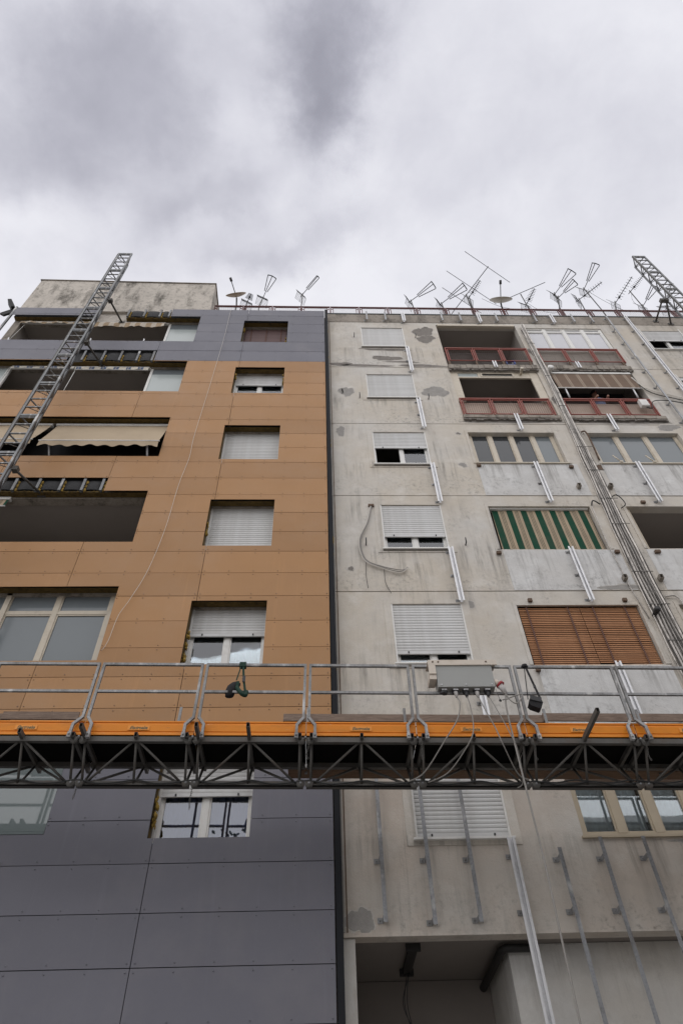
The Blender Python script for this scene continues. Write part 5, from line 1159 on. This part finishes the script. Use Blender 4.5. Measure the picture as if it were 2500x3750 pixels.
    # outrigger tubes
    for x, ye in ((a + 0.075, YF - 0.05), (mid, YF - 0.05), (b - 0.075, YF - 0.05)):
        if j == 1 and x == mid: ye = 7.99
        if j == 6 and x == mid: ye = 7.46
        if j == 2 and x == a + 0.075: ye = 7.86
        if j == 4 and x == a + 0.075: ye = YF - 0.05
        if j == 3 and x in (mid, a + 0.075): ye = 7.83
        pbar('outrigger_tube', MB().hollow((x, ye, 6.575), (x, 9.02 if j != 3 else 8.95, 6.575), 0.042, 0.066, 0.004), 'truss')
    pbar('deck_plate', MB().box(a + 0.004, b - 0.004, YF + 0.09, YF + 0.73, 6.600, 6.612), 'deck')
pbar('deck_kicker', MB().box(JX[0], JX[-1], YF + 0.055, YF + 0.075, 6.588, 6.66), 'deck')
pbar('power_cable', MB().tube(curve([(JX[0] + 0.25 * i, 8.445, 6.115 + 0.028 * math.cos(2 * math.pi * (0.25 * i) / 0.745)) for i in range(54)], 3), 0.011, 6), 'conduit_dark')
pbar('power_cable', MB().tube(curve([(2.9 + 0.25 * i, 8.435, 6.135 + 0.022 * math.cos(2 * math.pi * (0.25 * i + 0.2) / 0.745)) for i in range(18)], 3), 0.010, 6), 'conduit_dark')
for x in (-2.05, -0.148, 1.30, 3.42, 4.84):
    pbar('inner_post', MB().bar((x, 8.93, 6.50), (x, 8.93, 7.56), 0.04, 0.02, (0, 1, 0)), 'steel')
# loose planks
PG = 'wooden planks on the work platform'
def plank(x0, x1, y0, y1, z0, z1, label, mat='plank'):
    b = MB().bar((x0, (y0 + y1) / 2, tz(x0, (z0 + z1) / 2)), (x1, (y0 + y1) / 2, tz(x1, (z0 + z1) / 2)), y1 - y0, z1 - z0)
    solo('plank', b, mat, label, 'plank', PG)
plank(-5.6, -4.52, 8.955, 8.98, 7.355, 7.455, 'guard plank cut off by the photo edge, overlapped by the grained one')
plank(-4.64, -3.52, 8.925, 8.95, 7.345, 7.470, 'grained guard plank ending in front of the ochre panels')
plank(-0.50, 3.43, 8.955, 8.98, 7.355, 7.475, 'long guard plank running behind the control box cables')
plank(3.40, 7.2, 8.925, 8.95, 7.36, 7.49, 'long guard plank behind the leaning steel tube')
plank(-0.40, 7.2, 8.89, 9.11, 6.53, 6.57, 'dark floor plank extending the deck towards the old wall', 'plank_dark')
plank(3.55, 7.2, 9.14, 9.27, 6.53, 6.57, 'lighter floor plank, outermost towards the beige window', 'plank')

# control box on the guardrail
cx = thing('control_box', 'grey electrical control box with cream bracket hung on the guardrail', 'control box', (2.1, 8.0, 7.2))
def sh(b, k=0.02): return b
z0b, z1b = tz(2.1, 7.30), tz(2.1, 7.66)
b = MB(); xa, xb = 1.695, 2.50
b.add([(xa, 8.0, z0b), (xb, 8.0, z0b), (xb, 8.19, z0b - 0.0), (xa, 8.19, z0b), (xa, 7.985, z1b), (xb, 7.985, z1b), (xb, 8.19, z1b), (xa, 8.19, z1b)], [(0, 3, 2, 1), (4, 5, 6, 7), (0, 1, 5, 4), (1, 2, 6, 5), (2, 3, 7, 6), (3, 0, 4, 7)]); part('cabinet', b, 'box_grey', cx)
b = MB(); b.box(1.59, 2.585, 7.965, 7.985, tz(2.1, 7.648), tz(2.1, 7.735)); b.box(1.59, 2.585, 7.986, 8.21, tz(2.1, 7.715), tz(2.1, 7.735)); b.box(1.59, 1.69, 7.965, 7.984, tz(2.1, 7.50), tz(2.1, 7.647)); b.box(1.59, 1.688, 7.985, 8.2, tz(2.1, 7.42), tz(2.1, 7.50)); part('bracket', b, 'box_cream', cx)
for x in (1.66, 1.74, 2.43): part('bolt', MB().cyl((x, 7.955, tz(2.1, 7.70)), (x, 7.966, tz(2.1, 7.70)), 0.012, 8), 'rust', cx)
for x in (1.745, 2.09, 2.455): part('bolt', MB().cyl((x, 7.985, z0b + 0.03), (x, 8.0, z0b + 0.03), 0.009, 8), 'alu', cx)
for i, x in enumerate((1.78, 1.94, 2.085, 2.24, 2.39)):
    s = MB(); s.cyl((x, 8.09, z0b), (x, 8.07, z0b - 0.05), 0.046, 12); part('socket', s, 'plug', cx)
    p = MB()
    if i == 0: p.blob((x - 0.01, 8.05, z0b - 0.065), (0.06, 0.05, 0.028), 1); part('socket_cover', p, 'plug', cx)
    else: p.tube([(x, 8.07, z0b - 0.05), (x, 8.06, z0b - 0.09), (x, 8.055, z0b - 0.14)], [0.034, 0.026, 0.014], 10); part('plug', p, 'plug_grey' if i % 2 else 'plug', cx)
    part('clasp', MB().box(x - 0.035, x + 0.035, 8.028, 8.038, z0b - 0.03, z0b - 0.012), 'alu', cx)
part('socket', MB().tube([(2.50, 8.06, z0b + 0.11), (2.535, 8.05, z0b + 0.09), (2.575, 8.04, z0b + 0.06)], [0.045, 0.05, 0.05], 12), 'box_cream', cx)
part('plug_collar', MB().tube([(2.575, 8.04, z0b + 0.06), (2.595, 8.035, z0b + 0.035)], 0.062, 12), 'plug_red', cx)
part('plug', MB().tube([(2.575, 8.035, z0b + 0.04), (2.60, 8.02, z0b - 0.03), (2.62, 8.01, z0b - 0.11)], [0.046, 0.04, 0.026], 12), 'plug_grey', cx)
part('socket_lid', MB().blob((2.53, 8.03, z0b - 0.21), (0.018, 0.014, 0.02), 5), 'plug', cx); part('tether', MB().tube([(2.51, 8.06, z0b), (2.525, 8.03, z0b - 0.19)], 0.003, 4), 'plug', cx)
CG = 'grey power cables hanging from the control box'
cz = z0b - 0.13
def pcable(pts, label, r_=0.009): solo('power_cable', MB().tube(curve(pts, 8), r_, 6), 'cable_grey', label, 'cable', CG)
pcable([(1.94, 8.05, cz), (1.955, 8.0, cz - 0.15), (1.87, 7.98, 6.72), (1.66, 8.0, 6.42), (1.40, 8.30, 6.16), (1.2, 8.42, 6.10)], 'leftmost cable curving from the control box towards the truss joint')
pcable([(2.085, 8.05, cz), (2.09, 8.0, cz - 0.2), (2.07, 7.98, 6.60), (1.97, 8.0, 6.38), (1.72, 8.30, 6.16), (1.45, 8.42, 6.08)], 'second cable from the control box, bending to the left low down', 0.008)
pcable([(2.24, 8.05, cz), (2.27, 8.0, cz - 0.2), (2.36, 7.98, 6.60), (2.42, 8.0, 6.36), (2.62, 8.32, 6.14), (2.78, 8.42, 6.10)], 'third cable from the control box, bending right to the truss joint')
pcable([(2.39, 8.05, cz), (2.43, 8.0, cz - 0.2), (2.53, 7.98, 6.55), (2.60, 8.02, 6.28), (2.66, 8.30, 6.02), (2.60, 8.40, 5.98)], 'fourth thin cable from the control box, looping under the truss', 0.007)
pcable([(2.62, 8.01, z0b - 0.11), (2.64, 8.0, z0b - 0.2), (2.56, 8.0, z0b - 0.22), (2.60, 8.0, z0b - 0.21), (2.85, 8.02, z0b - 0.12), (2.74, 8.0, z0b - 0.28), (2.64, 8.0, z0b - 0.2), (2.60, 7.99, z0b - 0.06)], 'coiled cable loop hooked beside the red plug', 0.009)
pcable([(2.62, 8.01, z0b - 0.11), (2.58, 8.0, 6.9), (2.575, 8.0, 6.4), (2.58, 8.0, 5.7), (2.585, 8.0, 4.9), (2.57, 8.0, 4.2), (2.55, 8.0, 3.4), (2.5, 8.0, 1.5), (2.5, 8.0, 0.02)], 'pale supply cable dropping from the red plug to the ground', 0.012)
# bags
hb = thing('shoulder_bag', 'small black bag hanging by its strap from the guardrail', 'bag', (3.0, 8.1, 6.9)); zr = tz(3.0, 7.73)
b = MB(); b.prism([(2.905, zr - 0.70), (2.955, zr - 0.58), (3.09, zr - 0.625), (3.10, zr - 0.69), (3.065, zr - 0.765), (3.04, zr - 0.785), (2.93, zr - 0.735)], 7.99, 8.10); part('pouch', b, 'black_fabric', hb)
part('flap', MB().prism([(2.945, zr - 0.575), (3.095, zr - 0.62), (3.075, zr - 0.69), (2.93, zr - 0.645)], 7.975, 7.989), 'plug', hb)
part('strap', MB().bar((3.02, 8.095, zr + 0.01), (2.925, 8.05, zr - 0.60), 0.012, 0.005, (0, 1, 0)), 'black_fabric', hb); part('strap', MB().bar((3.03, 8.09, zr), (3.10, 8.05, zr - 0.58), 0.03, 0.006, (0, 1, 0)), 'black_fabric', hb)
part('knot', MB().blob((3.02, 8.10, zr), (0.045, 0.035, 0.035), 4), 'black_fabric', hb); part('buckle', MB().box(3.06, 3.095, 8.06, 8.075, zr - 0.40, zr - 0.36), 'plug', hb)
hs = thing('safety_harness', 'green strapped harness with black pad draped over the guardrail', 'harness', (-1.1, 8.1, 7.2)); zr = tz(-1.1, 7.73)
b = MB(); vs = []; path = [(-1.27, zr - 0.52), (-1.275, zr - 0.42), (-1.25, zr - 0.34), (-1.19, zr - 0.285), (-1.12, zr - 0.275), (-1.08, zr - 0.31)]
for i, (x, z) in enumerate(path):
    w = (0.06, 0.075, 0.085, 0.08, 0.065, 0.035)[i]
    dx, dz = (path[min(i + 1, 5)][0] - path[max(i - 1, 0)][0], path[min(i + 1, 5)][1] - path[max(i - 1, 0)][1]); l = math.hypot(dx, dz); nx, nz = dz / l, -dx / l
    for k in range(8): th = 2 * math.pi * k / 8; vs.append((x + nx * (w * math.cos(th) + w * 0.9), 8.14 + 0.045 * math.sin(th), z + nz * (w * math.cos(th) + w * 0.9)))
b.add(vs, [(i * 8 + k, i * 8 + (k + 1) % 8, (i + 1) * 8 + (k + 1) % 8, (i + 1) * 8 + k) for i in range(5) for k in range(8)] + [tuple(range(8)), tuple(range(40, 48))], 0, True); part('back_pad', b, 'black_fabric', hs)
for pts, w in (([(-1.085, zr + 0.02), (-1.10, zr - 0.10), (-1.135, zr - 0.28)], 0.016), ([(-1.06, zr + 0.02), (-1.05, zr - 0.12), (-1.03, zr - 0.30), (-1.0, zr - 0.46)], 0.032), ([(-1.11, zr - 0.30), (-1.12, zr - 0.40), (-1.06, zr - 0.47), (-1.0, zr - 0.50)], 0.04)):
    b = MB()
    for (x0, z0), (x1, z1) in zip(pts, pts[1:]): b.bar((x0, 8.09, z0), (x1, 8.09, z1), w, 0.008, (0, 1, 0))
    part('strap', b, 'green_fabric', hs)
part('leg_loop', MB().tube(curve([(-1.12, 8.09, zr - 0.40), (-1.05, 8.06, zr - 0.52), (-0.99, 8.08, zr - 0.54), (-0.98, 8.11, zr - 0.46)]), 0.03, 8), 'green_fabric', hs); part('knot', MB().box(-1.115, -1.02, 8.08, 8.155, zr - 0.045, zr + 0.028), 'green_fabric', hs)
part('buckle', MB().box(-1.05, -1.01, 8.07, 8.085, zr - 0.32, zr - 0.22), 'plug', hs)
# chains at the joints
def chain(x, y, z, n, label, sw=0.0):
    b = MB()
    for i in range(n):
        c = Vector((x + sw * math.sin(i * 0.7), y, z - 0.026 * i)); ax = Vector((1, 0, 0)) if i % 2 else Vector((0, 1, 0))
        b.tube([tuple(c + ax * 0.010 * math.cos(t) + Vector((0, 0, 0.018 * math.sin(t)))) for t in [2 * math.pi * k / 8 for k in range(9)]], 0.0032, 4, cap=False)
    solo('chain', b, 'truss', label, 'chain', 'locking chains hanging from the platform joints')
for i, (j, lab) in enumerate(((2, 'chain hanging under the joint left of the lower small window'), (3, 'long chain hanging in front of the lower small window'), (4, 'chain at the joint near the dark cladding edge'), (5, 'chain at the joint below the control box'), (6, 'chain at the joint below the black shoulder bag'), (7, 'chain at the joint right of the leaning tube'))):
    if i < 2: chain(JX[j] + 0.02, 8.46, tz(JX[j], 6.06), (7, 12)[i], lab, 0.004)
    else: chain(JX[j] + 0.03, YF - 0.01, tz(JX[j], 6.5), 10, lab, 0.012)

# ------------------------------------------------------------------ across the street: what the window panes reflect
ob = thing('apartment_building', 'plain apartment block across the street, mirrored in the lower window panes', 'building', (16, -13, 0))
hl = [(3 + 2.6 * i, 4.4 + 2.6 * i, 1.0 + 3.1 * k, 2.4 + 3.1 * k) for i in range(11) for k in range(5)]
b = MB().plate(-31, -1.5, 0, 16.6, [(-q, -p, c, d) for p, q, c, d in hl], 0, 0.3)
b.v = [(-x, -12 - y, z) for x, y, z in b.v]; part('wall', b, 'cement', ob)
part('roof', MB().box(1.5, 31, -24, -12.31, 16.2, 16.58), 'concrete', ob); part('wall_core', MB().box(1.6, 30.9, -23.9, -12.6, 0, 16.19), 'membrane', ob)
part('cornice', MB().box(1.4, 31.1, -12.0, -11.6, 16.3, 16.66), 'pvc', ob)
for k in range(5): part('string_course', MB().box(1.5, 31, -11.995, -11.85, 0.3 + 3.1 * k, 0.5 + 3.1 * k), 'pvc', ob)
for p, q, c, d in hl: part('pane', MB().box(p, q, -12.22, -12.2, c, d), 'frost_dark', ob)
M['leaf'] = simple('leaves', (0.045, 0.075, 0.025), 0.7, var=0.5, scale=3); M['bark'] = simple('bark', (0.10, 0.08, 0.06), 0.9, var=0.3, scale=8)
for n_, (tx, ty, th, cr) in enumerate(((-4.6, -8.0, 13.6, 2.6), (-10.5, -9.0, 12.6, 3.0))):
    t = thing('street_tree', ('tall leafy tree across the street, mirrored in the lower small window', 'broad leafy tree across the street opposite the building corner')[n_], 'tree', (tx, ty, 0), 'trees across the street')
    part('trunk', MB().tube([(tx, ty, 0), (tx + 0.1, ty, 4), (tx, ty + 0.1, th - 3)], [0.25, 0.18, 0.08], 10), 'bark', t)
    r = random.Random(90 + n_); b = MB()
    clumps = [(tx + r.gauss(0, cr * 0.42), ty + r.gauss(0, cr * 0.42), th - cr * 1.3 + r.gauss(0, cr * 0.5)) for _ in range(46)]
    for c in clumps:
        for _ in range(60):
            p = Vector(c) + Vector((r.gauss(0, 0.35), r.gauss(0, 0.35), r.gauss(0, 0.28))); a = Vector((r.uniform(-1, 1), r.uniform(-1, 1), r.uniform(-0.7, 0.7))).normalized() * 0.2; w_ = a.orthogonal().normalized() * 0.07
            b.add([p, p + a * 0.5 + w_, p + a, p + a * 0.5 - w_], [(0, 1, 2, 3)])
    part('crown', b, 'leaf', t)
